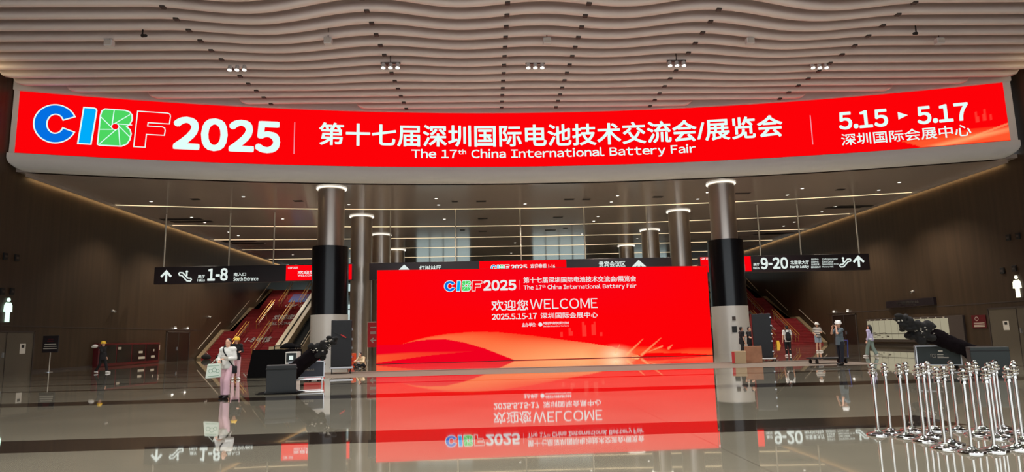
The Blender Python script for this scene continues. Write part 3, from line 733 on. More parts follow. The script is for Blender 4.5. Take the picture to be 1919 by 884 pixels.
# ------------------------------------------------------------------ staircases and escalators
PROF = [(66.4,0), (72.0,2.7), (74.5,2.7), (80.2,5.4), (82.3,5.4), (87.6,8.1), (92,8.1)]
def hz(y): return interp(PROF, y)
def stairs(side):
    s = 1 if side == 'left' else -1
    xw = XL+.02 if s > 0 else XR-.02; X = lambda d: xw+s*d
    W_ = 7.2
    t = thing('red_staircase', f'wide red covered staircase climbing along the {side} wood wall', 'staircase', (X(3.6), 66.4, 0), 'red staircases')
    bm = B(); steps = []
    for (y0, z0), (y1, z1) in zip(PROF, PROF[1:]):
        if z1 > z0:
            n = 18
            for k in range(n): steps.append((y0+(y1-y0)*k/n, z0+(z1-z0)*k/n)); steps.append((y0+(y1-y0)*k/n, z0+(z1-z0)*(k+1)/n-.028)); steps.append((y0+(y1-y0)*k/n, z0+(z1-z0)*(k+1)/n))
        else: steps.append((y0, z0))
    steps.append((92, 8.1)); pts = [(66.4, 0)]+steps+[(92, 7.6), (87.6, 7.4), (67.6, 0)]
    cl = [pts[0]]
    for p in pts[1:]:
        if math.hypot(p[0]-cl[-1][0], p[1]-cl[-1][1]) > 1e-4: cl.append(p)
    xa, xb = sorted((X(.5), X(W_)))
    a = [bm.verts.new((xa, y, z)) for y, z in cl]; b = [bm.verts.new((xb, y, z)) for y, z in cl]
    n = len(cl)
    for i in range(n): bm.faces.new((a[i], a[(i+1) % n], b[(i+1) % n], b[i]))
    for ring in (a, b):
        f = bm.faces.new(ring); bmesh.ops.triangulate(bm, faces=[f])
    st = obj('steps', bm, M['carpet'], t); st.data.materials.append(M['nosing'])
    for p_ in st.data.polygons:
        zs = [st.data.vertices[i].co for i in p_.vertices]
        if len(zs) == 4 and max(v.z for v in zs)-min(v.z for v in zs) < .04 and max(v.y for v in zs)-min(v.y for v in zs) < .001: p_.material_index = 1
    bm = B()
    for (y0, z0), (y1, z1) in zip(PROF[:-1], PROF[1:]): bar(bm, (X(.28), y0, z0+.05), (X(.28), y1, z1+.05), .42, .3)
    obj('side_kerb', bm, M['kerbstone'], t)
    def rail(d, off, m_, name='handrail', pairs=(0, .3)):
        for q, e in [(q, e) for q in (0, 2, 4) for e in pairs]:
            bm = B(); (y0, z0), (y1, z1) = PROF[q], PROF[q+1]
            if 1:
                rod(bm, (X(d+e), y0+.2, z0+off), (X(d+e), y1-.1, z1+off), .034, n=8)
            if pairs != (0,):
                for f in (.08, .5, .92):
                    if 1:
                        yy = y0+(y1-y0)*f; rod(bm, (X(d+e), yy, hz(yy)), (X(d+e), yy, hz(yy)+off), .02, n=6)
            obj(name, bm, m_, t)
    rail(.09, 1.0, M['steel'], 'wall_handrail', (0,)); rail(2.75, 1.0, M['gold']); rail(5.15, 1.0, M['gold'])
    for q, d in [(q, d) for q in (0, 2, 4) for d in (3.0, 5.4)]:
        (y0, z0), (y1, z1) = PROF[q], PROF[q+1]
        bm = B(); rod(bm, (X(d), y0+.2, z0+.72), (X(d), y1-.1, z1+.72), .03, n=6); obj('lower_rail', bm, M['steel'], t)
    def onslope(cy, cz, k=.12):        # print laid over the nosings of a flight
        def f(x, v): return V((x, cy-.06+v*.9, cz+.1+v*.48))
        return f
    xa, xb = sorted((X(3.3), X(6.6)))
    def pl(y0):
        z0 = hz(y0); return lambda x, v: V((x, y0+v*.9, z0+.16+v*.435))
    lettering('stair_lettering', cjk('1-8号馆' if s > 0 else '9-20号馆', .015), (xa+.2, xb-.6, 0, 1.35), pl(69.2), M['whiteprint'], t)
    lettering('stair_lettering', lat('WELCOME', 0.02), (xa+.3, xb-.3, 0, .75), pl(75.6), M['whiteprint'], t)
    lettering('stair_lettering', cjk('欢迎您', 0.02), (xa+.5, xb-.5, 0, 1.35), pl(76.9), M['whiteprint'], t)
    lettering('stair_lettering', lat('CIBF 2025', 0.02), (xa+.2, xb, 0, .7), pl(82.6), M['whiteprint'], t)
    bm = B(); f = pl(83.8); poly(bm, [f(xa+.2, 0), f(xb-.6, 0), f(xb-.6, 2.6), f(xa+.2, 2.6)]); obj('printed_picture', bm, M['stairblue'], t)
    # escalator beside the stairs
    e = thing('escalator', f'escalator with pale side panels beside the red staircase on the {side}', 'escalator', (X(8.6), 67, 0), 'escalators')
    EP = [(65.4, .05), (67.0, .05), (84.5, 8.1), (87, 8.1)]
    for d, wd in ((7.25, 1.05), (9.75, .3)):
        bm = B(); pr = []
        for y, z in EP: pr.append((y, z+1.0))
        for y, z in EP[::-1]: pr.append((y, max(0, z-.35)))
        xa_, xb_ = sorted((X(d), X(d+wd)))
        a = [bm.verts.new((xa_, y, z)) for y, z in pr]; b = [bm.verts.new((xb_, y, z)) for y, z in pr]
        bm.faces.new(a); bm.faces.new(b[::-1])
        for i in range(len(pr)): bm.faces.new((a[i], b[i], b[(i+1) % len(pr)], a[(i+1) % len(pr)]))
        obj('balustrade', bm, M['stone'], e)
        bm = B()
        for (y0, z0), (y1, z1) in zip(EP, EP[1:]): rod(bm, (X(d+wd*.5), y0, z0+1.06), (X(d+wd*.5), y1, z1+1.06), .06, n=8)
        rod(bm, (X(d+wd*.5), 65.4, .5), (X(d+wd*.5), 65.4, 1.1), .06, n=8); obj('moving_handrail', bm, M['rubber'], e)
        bm = B(); xs_ = X(d+wd+.01) if d < 8 else X(d-.01)
        for (y0, z0), (y1, z1) in zip(EP, EP[1:]): bar(bm, (xs_, y0, z0+.28), (xs_, y1, z1+.28), .02, .08)
        obj('skirt_panel', bm, M['alu'], e)
    bm = B(); n = 46
    for k in range(n):
        y0 = 67+17.5*k/n; z = .05+8.05*k/n; box(bm, *sorted((X(8.3), X(9.75))), y0, y0+17.5/n+.01, max(0, z-.4), z+.17)
    obj('moving_steps', bm, M['darkcase'], e)
    # upper gallery that the stairs reach
    bm = B(); box(bm, *sorted((X(-.01), X(12))), 92, 116.9, 7.6, 8.1); struct('floor_gallery_'+side, bm, M['stone'])
stairs('left'); stairs('right')

# ------------------------------------------------------------------ things on the side walls
def wplane(side):
    s = 1 if side == 'left' else -1; x0 = XL if s > 0 else XR
    return s, x0
def wallbox(bm, side, y0, y1, z0, z1, d0, d1, bev=0):
    s, x0 = wplane(side); return box(bm, *sorted((x0+s*d0, x0+s*d1)), *sorted((y0, y1)), z0, z1, bev)
def pwall(side, k):
    s, x0 = wplane(side); return lambda y, z: V((x0+s*k, y, z))
def pictogram(side, yc, z0, z1, label, m_):
    t = thing('restroom_pictogram', label, 'pictogram sign', (wplane(side)[1], yc, z0), 'glowing restroom figures')
    h = z1-z0; P = pwall(side, .09)
    def cyl(pts, w_, name):
        bm = B(); strokes(bm, pts, w_, P); g = bmesh.ops.extrude_face_region(bm, geom=bm.faces[:]); s = wplane(side)[0]
        bmesh.ops.translate(bm, verts=[v for v in g['geom'] if isinstance(v, bmesh.types.BMVert)], vec=(-s*.06, 0, 0)); obj(name, bm, m_, t)
    cyl([(yc, z0+h*.36), (yc, z0+h*.80)], h*.22, 'torso')
    for a in (-1, 1):
        cyl([(yc+a*h*.07, z0), (yc+a*h*.064, z0+h*.4)], h*.085, 'leg'); cyl([(yc+a*h*.20, z0+h*.42), (yc+a*h*.18, z0+h*.68), (yc+a*h*.10, z0+h*.79)], h*.07, 'arm')
    bm = B(); s, x0 = wplane(side); rod(bm, (x0+s*.03, yc, z0+h*.92), (x0+s*.09, yc, z0+h*.92), h*.085, n=20); obj('head', bm, m_, t)
pictogram('left', 40.45, 3.03, 4.43, 'glowing greenish restroom man figure high on the left wall', M['manglow'])
pictogram('right', 41.55, 3.2, 4.6, 'glowing warm white restroom man figure at the right wall', M['manwarm'])
def door(i, side, y0, y1, z1, m_, paper=None):
    s, x0 = wplane(side)
    t = tag(thing(f'door_{i}', None, None, (x0, (y0+y1)/2, 0)), kind='structure')
    bm = B(); wallbox(bm, side, y0, y1, 0, z1, 0, .05); obj('door_panel', bm, m_, t)
    bm = B(); ym = (y0+y1)/2
    for a, b, c, d in ((y0-.1, y0, 0, z1+.1), (y1, y1+.1, 0, z1+.1), (y0-.1, y1+.1, z1, z1+.1), (ym-.01, ym+.01, 0, z1)): wallbox(bm, side, a, b, c, d, 0, .08)
    obj('door_frame', bm, M['bracket'], t)
    bm = B(); wallbox(bm, side, ym-.25, ym-.15, .95, 1.25, .05, .11); obj('door_handle', bm, M['alu'], t)
    if paper:
        bm = B(); wallbox(bm, side, paper-.25, paper+.25, 1.15, 1.75, .051, .056); obj('notice', bm, M['paper'], t)
        bm = B(); wallbox(bm, side, paper-.12, paper+.12, 1.5, 1.68, .056, .06); obj('notice', bm, M['rubber'], t)
door(1, 'left', 38.2, 42.9, 2.42, M['door'], 42.0); door(2, 'right', 39.5, 44.3, 2.55, M['door'], 42.9)
door(3, 'left', 60.3, 64.7, 2.55, M['doordark']); door(4, 'right', 60.9, 65.0, 2.75, M['doordark'])
for side, ys, z in (('left', (61.71, 64.18), 2.98), ('right', (64.6, 62.05), 3.19)):
    for k, y in enumerate(ys):
        s, x0 = wplane(side)
        t = thing('wall_spotlight', f'small bright wall lamp over the lift door on the {side} wall, {("nearer","farther")[(y == max(ys))]} of two', 'wall lamp', (x0, y, z), 'small lamps over the lift doors')
        bm = B(); wallbox(bm, side, y-.06, y+.06, z-.05, z+.1, 0, .16, .01); obj('lamp_body', bm, M['fascia'], t)
        bm = B(); wallbox(bm, side, y-.07, y+.07, z-.1, z-.05, .04, .17); obj('lens', bm, M['lamp'], t)
# red cabinet on the left wall
t = thing('wall_display_cabinet', 'long low dark red cabinet with dim glass front along the left wall', 'cabinet', (XL+.25, 54, 0))
bm = B(); wallbox(bm, 'left', 49.4, 58.3, 0, 1.68, 0, .4, .02); obj('cabinet_body', bm, M['maroon'], t)
for k in range(4):
    y0 = 49.6+k*2.15; bm = B(); wallbox(bm, 'left', y0+.05, y0+2.05, .25, 1.55, .401, .42); o = obj('glass_front', bm, M['blackwrap'], t)
bm = B(); wallbox(bm, 'left', 49.5, 58.2, .06, .2, .401, .43); obj('red_base_strip', bm, M['maroon'], t)
for y, z, w_ in ((52.1, 1.3, .22), (55.2, .95, .3), (55.4, .5, .5), (57.2, .55, .3), (57.3, 1.05, .08)):
    bm = B(); wallbox(bm, 'left', y-w_, y+w_, z-.09, z+.09, .421, .43); obj('label_plate', bm, M['fleck'], t)
t = thing('wall_extinguisher_sign', 'small pale notice on the left wall just past the red cabinet', 'notice', (XL, 58.9, 1.1))
bm = B(); wallbox(bm, 'left', 58.7, 59.1, 1.05, 1.45, 0, .05); obj('plate', bm, M['paper'], t); bm = B(); wallbox(bm, 'left', 58.78, 59.02, 1.13, 1.28, .05, .056); obj('mark', bm, M['redbox'], t)
for i, (side, px, py) in enumerate([('left',210,582), ('left',390,593), ('right',1712,545)]):
    s, x0 = wplane(side); p = onx(px, py, x0)
    t = thing('wall_camera', ['small white wall camera on the left wall above the red cabinet', 'small white wall camera on the left wall beside the staircase', 'small white wall camera on the right wall above the dark sign strip'][i], 'camera', (x0, p.y, p.z))
    bm = B(); wallbox(bm, side, p.y-.08, p.y+.08, p.z-.08, p.z+.08, 0, .06); obj('mount', bm, M['alu'], t)
    bm = B(); rod(bm, (x0+s*.05, p.y, p.z), (x0+s*.4, p.y-.25, p.z-.1), .07, n=10); obj('camera_body', bm, M['paper'], t)
    bm = B(); rod(bm, (x0+s*.4, p.y-.25, p.z-.1), (x0+s*.42, p.y-.265, p.z-.106), .055, n=10); obj('lens', bm, M['rubber'], t)
for side, pts in (('left', [(8.6,480), (30,483), (3,546), (21,546)]), ('right', [(1891,445), (1909,442), (1902,503), (1880,507)])):
    for k, (px, py) in enumerate(pts):
        s, x0 = wplane(side); p = onx(px, py, x0)
        t = thing('wall_socket_box', f'small dark box on the {side} wall, {["upper outer","upper inner","lower outer","lower inner"][k]} of four by the glowing figure', 'wall box', (x0, p.y, p.z), 'small dark boxes on the side walls')
        bm = B(); wallbox(bm, side, p.y-.16, p.y+.16, p.z-.2, p.z+.2, 0, .1, .015); obj('box_body', bm, M['rubber'], t)
        bm = B(); wallbox(bm, side, p.y-.1, p.y+.1, p.z-.06, p.z+.06, .1, .112); obj('cover', bm, M['bracket'], t)
# sign on a stand, left
p = onz(90.7, 698.5); p = V((XL+.55, p.y, 0)); p = V((onz(91, 699.5).x+.55, 42.4, 0)); p = ony(91, 699, 42.2); p.z = 0
t = thing('standing_sign', 'dark square notice board on a thin post by the left wall', 'sign', p)
bm = B(); box(bm, p.x-.47, p.x+.47, p.y-.04, p.y+.04, 1.18, 2.2, .01); bd = obj('board', bm, M['signbody'], t)
bm = B(); rod(bm, (p.x, p.y+.02, .02), (p.x, p.y+.02, 1.2), .03, n=10); obj('post', bm, M['steel'], t)
bm = B(); lathe(bm, [(.2, 0), (.2, .03), (.04, .05)], (p.x, p.y+.02, 0), 20); obj('base', bm, M['alu'], t)
for k, (z, w_, m_) in enumerate(((1.98, .16, 'maroon'), (1.86, .2, 'maroon'), (1.68, .34, 'fleck'), (1.55, .38, 'fleck'), (1.42, .4, 'fleck'))):
    bm = B(); box(bm, p.x-w_, p.x+w_, p.y-.048, p.y-.04, z-.025, z+.025); obj('printed_line', bm, M[m_], bd)
# wall notice and hanging strip sign, right
t = thing('wall_notice', 'dark square notice with pale lines on the right wall beside the grey doors', 'sign', (XR, 45.3, 1.3))
bm = B(); wallbox(bm, 'right', 44.65, 46.0, 1.3, 2.2, 0, .05, .01); obj('board', bm, M['maroon'], t)
for z, w_ in ((1.66, .5), (1.52, .5), (1.42, .5)):
    bm = B(); wallbox(bm, 'right', 45.3-w_, 45.3+w_, z-.025, z+.02, .05, .056); obj('printed_line', bm, M['fleck'], t)
bm = B(); strokes(bm, [(45.5+.16*math.cos(k*PI/6), 1.95+.13*math.sin(k*PI/6)) for k in range(12)], .04, pwall('right', .055), True); obj('round_mark', bm, M['fleck'], t)
t = thing('wall_strip_sign', 'long dark sign strip high on the right wall over the pale lit panels', 'sign', (XR, 52.5, 3.1))
bm = B(); wallbox(bm, 'right', 49.5, 55.6, 3.1, 3.68, 0, .25, .01); obj('sign_case', bm, M['signbody'], t)
def wt(s_, y0, y1, z0, z1):
    P, Fc = fitbox((lat if ord(s_[0]) < 128 else cjk)(s_, .015), 0, 1, z0, z1); bm = B(); f = pwall('right', .258)
    thick(bm, [(y0+(y1-y0)*a, b) for a, b in P], Fc, f); obj('sign_lettering', bm, M['paper'], t)
wt('行李寄存处', 54.1, 51.2, 3.36, 3.56); wt('Luggage Storage', 53.6, 51.6, 3.18, 3.29)
# pale lit panels, right
t = thing('lit_panel_board', 'long pale illuminated panel board divided by thin lines on the right wall', 'display board', (XR, 53.4, .5))
bm = B(); wallbox(bm, 'right', 46.7, 59.0, .3, 2.25, 0, .18, .02); obj('board_frame', bm, M['bracket'], t)
for k in range(12):
    y0 = 48.2+k*.885
    bm = B(); wallbox(bm, 'right', y0+.03, y0+.86, 1.0, 2.1, .181, .2); o = obj('lit_panel', bm, M['panelglow'], t)
    bm = B(); wallbox(bm, 'right', y0+.03, y0+.86, .52, .95, .181, .2); o = obj('lit_panel', bm, M['panelglow'], t)
    bm = B(); wallbox(bm, 'right', y0+.36, y0+.46, 2.12, 2.2, .18, .26); obj('clip_lamp', bm, M['fleck'], t)
bm = B()
for k in range(16):
    y0 = random.uniform(55.5, 58.8); wallbox(bm, 'right', y0, y0+random.uniform(.2, .6), .62+.03*k, .66+.03*k, .2, .208)
obj('dark_marks', bm, M['bracket'], t)

# ------------------------------------------------------------------ left group of cases
def remesh(bm, vox, smooth=2, name='m'):
    me = bpy.data.meshes.new(name); bm.to_mesh(me); bm.free(); o = bpy.data.objects.new(name, me); COL.objects.link(o)
    r = o.modifiers.new('r', 'REMESH'); r.mode = 'VOXEL'; r.voxel_size = vox; r.use_smooth_shade = True
    if smooth: s = o.modifiers.new('s', 'SMOOTH'); s.iterations = smooth; s.factor = .5
    bpy.context.view_layer.update()
    out = bpy.data.meshes.new_from_object(o.evaluated_get(bpy.context.evaluated_depsgraph_get()))
    bpy.data.objects.remove(o); bpy.data.meshes.remove(me); return out
def blob_obj(name, bm, vox, m_, parent, smooth=2, local=True):
    if parent is not None and not local:
        bmesh.ops.translate(bm, verts=bm.verts, vec=-parent.location)
    me = remesh(bm, vox, smooth, name); me.name = name
    return link(name, me, m_, parent, True)
def cap(bm, a, b, r1, r2=None, n=12):
    r2 = r1 if r2 is None else r2; a, b = V(a), V(b)
    if (b-a).length > 1e-4: rod(bm, a, b, r1, r2, n)
    ball(bm, a, r1); ball(bm, b, r2); return bm

p = onz(512, 707)
t = thing('draped_table', 'table draped to the floor in black cloth behind the charcoal crate', 'draped table', (-9.35, 29.9, 0))
bm = B()
base = [(-10.35, 29.4), (-8.3, 29.4), (-8.3, 30.6), (-10.35, 30.6)]; top = [(-10.18, 29.5), (-8.35, 29.5), (-8.35, 30.5), (-10.18, 30.5)]
n = 60; ra, rb = [], []
def per(Q, f):
    L_ = [math.hypot(Q[(i+1) % 4][0]-Q[i][0], Q[(i+1) % 4][1]-Q[i][1]) for i in range(4)]; s = f*sum(L_)
    for i in range(4):
        if s <= L_[i]: k = s/L_[i]; a, b = Q[i], Q[(i+1) % 4]; return (a[0]+(b[0]-a[0])*k, a[1]+(b[1]-a[1])*k)
        s -= L_[i]
    return Q[0]
for k in range(n):
    x, y = per(base, k/n); w_ = .03*math.sin(k*1.9); cxx, cyy = -9.3, 30.0
    ra.append(bm.verts.new((x+(x-cxx)*w_, y+(y-cyy)*w_, .005))); x, y = per(top, k/n); rb.append(bm.verts.new((x, y, 1.17+.01*math.sin(k*.8))))
for k in range(n): bm.faces.new((ra[k], ra[(k+1) % n], rb[(k+1) % n], rb[k]))
bm.faces.new(rb); bm.faces.new(ra[::-1]); sharp(obj('cloth', bm, M['cloth'], t), 60)
t = thing('black_cloth_bundle', 'rounded black cloth bundle on top of the black draped table', 'cloth bundle', (-8.78, 30.0, 1.18))
bm = B(); ball(bm, (-8.78, 30, 1.24), .3, 1.3, .9, .7, 3); ball(bm, (-8.5, 30.0, 1.22), .2, 1.3, 1, .6, 3)
for v in bm.verts: v.co += v.normal*.03*noise.noise(v.co*6)
bmesh.ops.bisect_plane(bm, geom=bm.verts[:]+bm.edges[:]+bm.faces[:], plane_co=(0,0,1.215), plane_no=(0,0,1), clear_inner=True)
bmesh.ops.holes_fill(bm, edges=[e for e in bm.edges if e.is_boundary])
blob_obj('bundle', bm, .04, M['cloth'], t, 2, False)

t = thing('charcoal_crate', 'plain charcoal crate on a flat black sheet at the left', 'crate', (-6.15, 20.4, 0))
bm = B(); box(bm, -6.58, -5.74, 20.1, 20.9, .05, .82, .015); o = obj('crate_body', bm, M['darkcase'], t)
bm = B(); box(bm, -6.6, -5.72, 20.08, 20.92, .70, .73, .006); obj('lid_seam', bm, M['rubber'], t)
bm = B(); box(bm, -6.62, -5.70, 20.06, 20.94, .03, .06); obj('base_board', bm, M['rubber'], t)
t.rotation_euler.z = .29
o = thing('black_floor_sheet', 'flat crumpled black sheet on the floor under the charcoal crate', 'floor sheet', (-6.2, 20.4, 0))
bm = B(); q = []
for k in range(24):
    a = 2*PI*k/24; q.append(((-6.2)+(.62+.06*math.sin(k*2.3))*math.copysign(abs(math.cos(a))**.5, math.cos(a)), 20.45+(.52+.05*math.cos(k*1.7))*math.copysign(abs(math.sin(a))**.5, math.sin(a))))
lo = [bm.verts.new((x, y, .002)) for x, y in q]; hi = [bm.verts.new((x, y, .022+.008*math.sin(3*x+5*y))) for x, y in q]
for k in range(24): bm.faces.new((lo[k], lo[(k+1) % 24], hi[(k+1) % 24], hi[k]))
bm.faces.new(hi); bm.faces.new(lo[::-1]); obj('sheet', bm, M['cloth'], o)

def edgecase(t, x0, x1, y0, y1, z0, z1, body, e=.03, m_edge='alu'):
    bm = B(); box(bm, x0, x1, y0, y1, z0, z1); o = obj('case_body', bm, M[body], t)
    bm = B()
    X_, Y_, Z_ = (x0, x1), (y0, y1), (z0, z1)
    for y in Y_:
        for z in Z_: bar(bm, (x0-.01, y, z), (x1+.01, y, z), e)
    for x in X_:
        for z in Z_: bar(bm, (x, y0, z), (x, y1, z), e)
    for x in X_:
        for y in Y_: bar(bm, (x, y, z0), (x, y, z1), e)
    obj('metal_edging', bm, M[m_edge], t); return o
t = thing('flight_case', 'dark navy case with bright metal edges on a low frame beside the charcoal crate', 'flight case', (-6.25, 23.9, 0))
edgecase(t, -6.95, -5.78, 23.6, 24.25, .28, .80, 'navycase')
for x in (-6.9, -5.83):
    for y in (23.65, 24.2):
        bm = B(); rod(bm, (x, y, 0), (x, y, .28), .025, n=8); obj('leg', bm, M['chrome'], t)
bm = B(); bar(bm, (-6.95, 23.6, .2), (-5.78, 23.6, .2), .03); bar(bm, (-6.95, 24.25, .2), (-5.78, 24.25, .2), .03); obj('lower_rail', bm, M['chrome'], t)
lettering('case_lettering', lat('SAMEBEAR', 0.02), (-6.62, -6.1, .49, .56), lambda x, z: V((x, 23.58, z)), M['fleck'], t)
bm = B(); strokes(bm, [(-6.42, .66), (-6.37, .72), (-6.32, .66)], .02, lambda x, z: V((x, 23.58, z))); strokes(bm, [(-6.45, .61), (-6.28, .61)], .03, lambda x, z: V((x, 23.58, z))); obj('case_mark', bm, M['fleck'], t)
t.rotation_euler.z = .26
t = thing('red_case', 'small bright red case standing behind the navy flight case', 'case', (-6.3, 26.2, 0))
bm = B(); box(bm, -7.0, -6.38, 25.9, 26.6, .04, .84, .03); obj('case_body', bm, M['redbox'], t)
bm = B(); box(bm, -7.02, -6.36, 25.88, 26.62, .58, .62, .008); obj('lid_band', bm, M['bracket'], t)
bm = B(); rod(bm, (-6.9, 25.87, .5), (-6.6, 25.87, .5), .02, n=8); obj('case_handle', bm, M['rubber'], t)
bm = B(); [box(bm, x-.05, x+.05, y-.05, y+.05, 0, .05) for x in (-6.92, -6.46) for y in (26.0, 26.5)]; obj('foot', bm, M['rubber'], t)
t = thing('equipment_trolley', 'white framed equipment box with a small screen beside the black draped table', 'equipment box', (-8.1, 28.4, 0))
x0, x1 = ony(534.5, 680, 28.2).x, ony(556.5, 680, 28.2).x
bm = B(); box(bm, x0, x1, 28.2, 28.75, .1, 1.08, .02); obj('cabinet', bm, M['paper'], t)
bm = B(); box(bm, x0+.04, x1-.04, 28.185, 28.2, .66, 1.03); o = obj('dark_screen', bm, M['greenblack'], t)
bm = B(); box(bm, (x0+x1)/2-.08, (x0+x1)/2+.08, 28.178, 28.186, .76, .93); obj('screen_icon', bm, M['signglow'], o)
bm = B(); box(bm, x0+.04, x1-.04, 28.185, 28.2, .5, .58); obj('dark_slot', bm, M['greenblack'], t)
for x in (x0+.06, x1-.06):
    bm = B(); rod(bm, (x-.02, 28.3, .05), (x+.02, 28.3, .05), .05, n=12); rod(bm, (x-.02, 28.65, .05), (x+.02, 28.65, .05), .05, n=12); obj('caster', bm, M['rubber'], t)

def boom(pts, r0, r1, side, label, y):
    pts = [V(p) for p in pts]
    t = thing('covered_boom', label, 'covered boom', (pts[0].x, y, 0), 'cloth covered booms')
    bm = B(); k = len(pts)-1
    body = pts[:-2]
    for a, b in zip(body, body[1:]):
        n = 6
        for i in range(n):
            p_ = a.lerp(b, i/n); q_ = a.lerp(b, (i+1)/n); cap(bm, p_, q_, r0, r0)
    bmesh.ops.scale(bm, verts=bm.verts, vec=(1, .8, 1), space=Matrix.Translation((0, -y, 0)))
    me_o = blob_obj('cloth_cover', bm, .035, M['clothb'], t, 4, False)
    for v in me_o.data.vertices: v.co += v.normal*(.045*noise.noise(v.co*3.2)+.018*noise.noise(v.co*9))
    bm = B(); rnd = random.Random(3)
    a, b = pts[-3], pts[-1]
    for i in range(int(70*(r1/.22)**2)):
        f = rnd.random(); c = (pts[-3].lerp(pts[-2], f*2) if f < .5 else pts[-2].lerp(pts[-1], f*2-1))
        c = c+V((rnd.uniform(-1, 1)*r1, rnd.uniform(-.7, .7)*r1, rnd.uniform(-1, 1)*r1))*(1.05-.5*f); ball(bm, c, rnd.uniform(.05, .11)*(1.2-.5*f)*(r1/.22), rnd.uniform(.7, 1.5), 1, rnd.uniform(.6, 1.3), 2)
    blob_obj('bunched_end', bm, .028, M['net'], t, 1, False)
    bm = B()
    for i in range(46):
        f = rnd.random(); c = (pts[-3].lerp(pts[-2], f*2) if f < .5 else pts[-2].lerp(pts[-1], f*2-1))
        d = V((rnd.uniform(-1, 1), -.9, rnd.uniform(-1, 1))).normalized(); c = c+V((d.x*r1*1.05, d.y*r1*.9, d.z*r1*1.05))*(1.05-.5*f)
        ball(bm, c, rnd.uniform(.012, .03), 1.6, .8, .9, 1)
    obj('pale_clip', bm, M['fleck'], t)
    bm = B()
    for i in range(9):
        f = .6+.4*rnd.random(); c = pts[-2].lerp(pts[-1], rnd.random()); e = c+V((rnd.uniform(-.25, .25)+(.12 if side == 'left' else -.12), rnd.uniform(-.1, .1), rnd.uniform(-.12, .22))); rod(bm, c, e, .02, .006, 6)
    obj('loose_strap', bm, M['net'], t)
s_ = 23.0
def aty(px, py, y): q_ = ony(px, py, y); return (q_.x, q_.y, max(q_.z, .26))
boom([aty(538,716,22.9), aty(562,684,22.9), aty(590,661,22.9), aty(606,652,22.9), aty(626,636,22.9)], .25, .22, 'left', 'black cloth covered boom rising from the charcoal crate to a bunched end, left', 22.9)
t = thing('tall_black_case', 'tall black case on a chrome dolly in front of the left wrapped column', 'flight case', (-6.95, 31.2, 0))
bx0, bx1 = ony(618, 690, 31).x, ony(656.5, 690, 31).x
bm = B(); box(bm, bx0, bx1, 31.0, 31.8, .33, 2.42, .03); obj('case_body', bm, M['blackcase'], t)
bm = B(); box(bm, bx0-.05, bx1+.07, 30.95, 31.85, .22, .32, .02); obj('dolly_deck', bm, M['alu'], t)
for x in (bx0+.05, bx1-.05):
    for y in (31.05, 31.75):
        bm = B(); rod(bm, (x, y, .06), (x, y, .22), .02, n=8); rod(bm, (x-.025, y, .06), (x+.025, y, .06), .06, n=12); obj('caster', bm, M['rubber'], t)
for z in (.7, 1.1, 1.5, 1.95):
    bm = B(); box(bm, bx1-.02, bx1+.02, 31.2, 31.35, z, z+.1); obj('latch', bm, M['alu'], t)
bm = B(); bar(bm, (bx0+.12, 30.985, 1.90), (bx0+.42, 30.985, 1.74), .03, .05); obj('grey_strap', bm, M['darkcase'], t)
bm = B(); bar(bm, (bx0+.42, 30.975, 1.76), (bx0+.66, 30.975, 1.62), .03, .05); obj('red_strap', bm, M['redbox'], t)
t.rotation_euler.z = .22
t = thing('orange_crate', 'orange plastic crate beside the seated person by the metal column', 'crate', (-7.6, 37.6, 0))
ox = ony(660, 684, 37.3).x
bm = B(); box(bm, ox-.2, ox+.12, 37.3, 37.8, 0, .78, .02); obj('crate_body', bm, M['orange'], t)
bm = B()
for k in range(3): box(bm, ox-.17, ox+.09, 37.29, 37.3, .12+k*.22, .2+k*.22)
obj('side_slots', bm, M['redbox'], t)
p = ony(699, 671, 50.0)
t = thing('red_standing_board', 'red printed notice board with a white arrow left of the video wall', 'sign board', (p.x, 50, 0))
bm = B(); box(bm, p.x-.42, p.x+.5, 50, 50.05, .95, 2.75, .01); bd = obj('board', bm, M['redprint'], t)
bm = B(); 
for x in (p.x-.4, p.x+.48): bar(bm, (x, 50.03, 0), (x, 50.03, 2.8), .05)
bar(bm, (p.x-.4, 50.03, 2.78), (p.x+.48, 50.03, 2.78), .05); obj('stand_frame', bm, M['steel'], t)
bm = B()
for x in (p.x-.4, p.x+.48): box(bm, x-.04, x+.04, 49.7, 50.35, 0, .04)
obj('foot', bm, M['steel'], t)
f = lambda x, z: V((x, 49.99, z))
bm = B(); strokes(bm, [(p.x+.35, 1.45), (p.x-.15, 1.45)], .09, f); strokes(bm, [(p.x+.02, 1.62), (p.x-.17, 1.45), (p.x+.02, 1.28)], .08, f); obj('arrow_mark', bm, M['whiteprint'], bd)
for z, w_ in ((2.4, .3), (2.05, .32), (1.95, .32)):
    bm = B(); strokes(bm, [(p.x-.2, z), (p.x-.2+w_*1.8, z)], .07, f); obj('printed_line', bm, M['whiteprint'], bd)
# bags on the bottom steps of the left stairs
for k, (px, py, r_) in enumerate([(386,668,.34), (412,668,.3)]):
    y = 65.3; q_ = ony(px, py, y); zb = 0
    t = thing('dark_bag', ['dark slumped bag at the foot of the left stairs, nearest the wall', 'dark lumpy bag at the foot of the left stairs, away from the wall'][k], 'bag', (q_.x, y, zb), 'dark bags by the left stairs')
    bm = B(); ball(bm, (q_.x, y, zb+r_*.75), r_, 1.3, .8, .75, 3); ball(bm, (q_.x+.2, y, zb+r_*.5), r_*.7, 1.2, .9, .7, 3)
    blob_obj('bag_body', bm, .05, M['dark'], t, 2, False)
    bm = B(); n = 10
    for i in range(n):
        a, b = PI*i/n, PI*(i+1)/n; rod(bm, (q_.x+.2*math.cos(a), y, zb+r_*1.25+.2*math.sin(a)), (q_.x+.2*math.cos(b), y, zb+r_*1.25+.2*math.sin(b)), .02, n=6)
    obj('bag_handle', bm, M['fleck'], t)

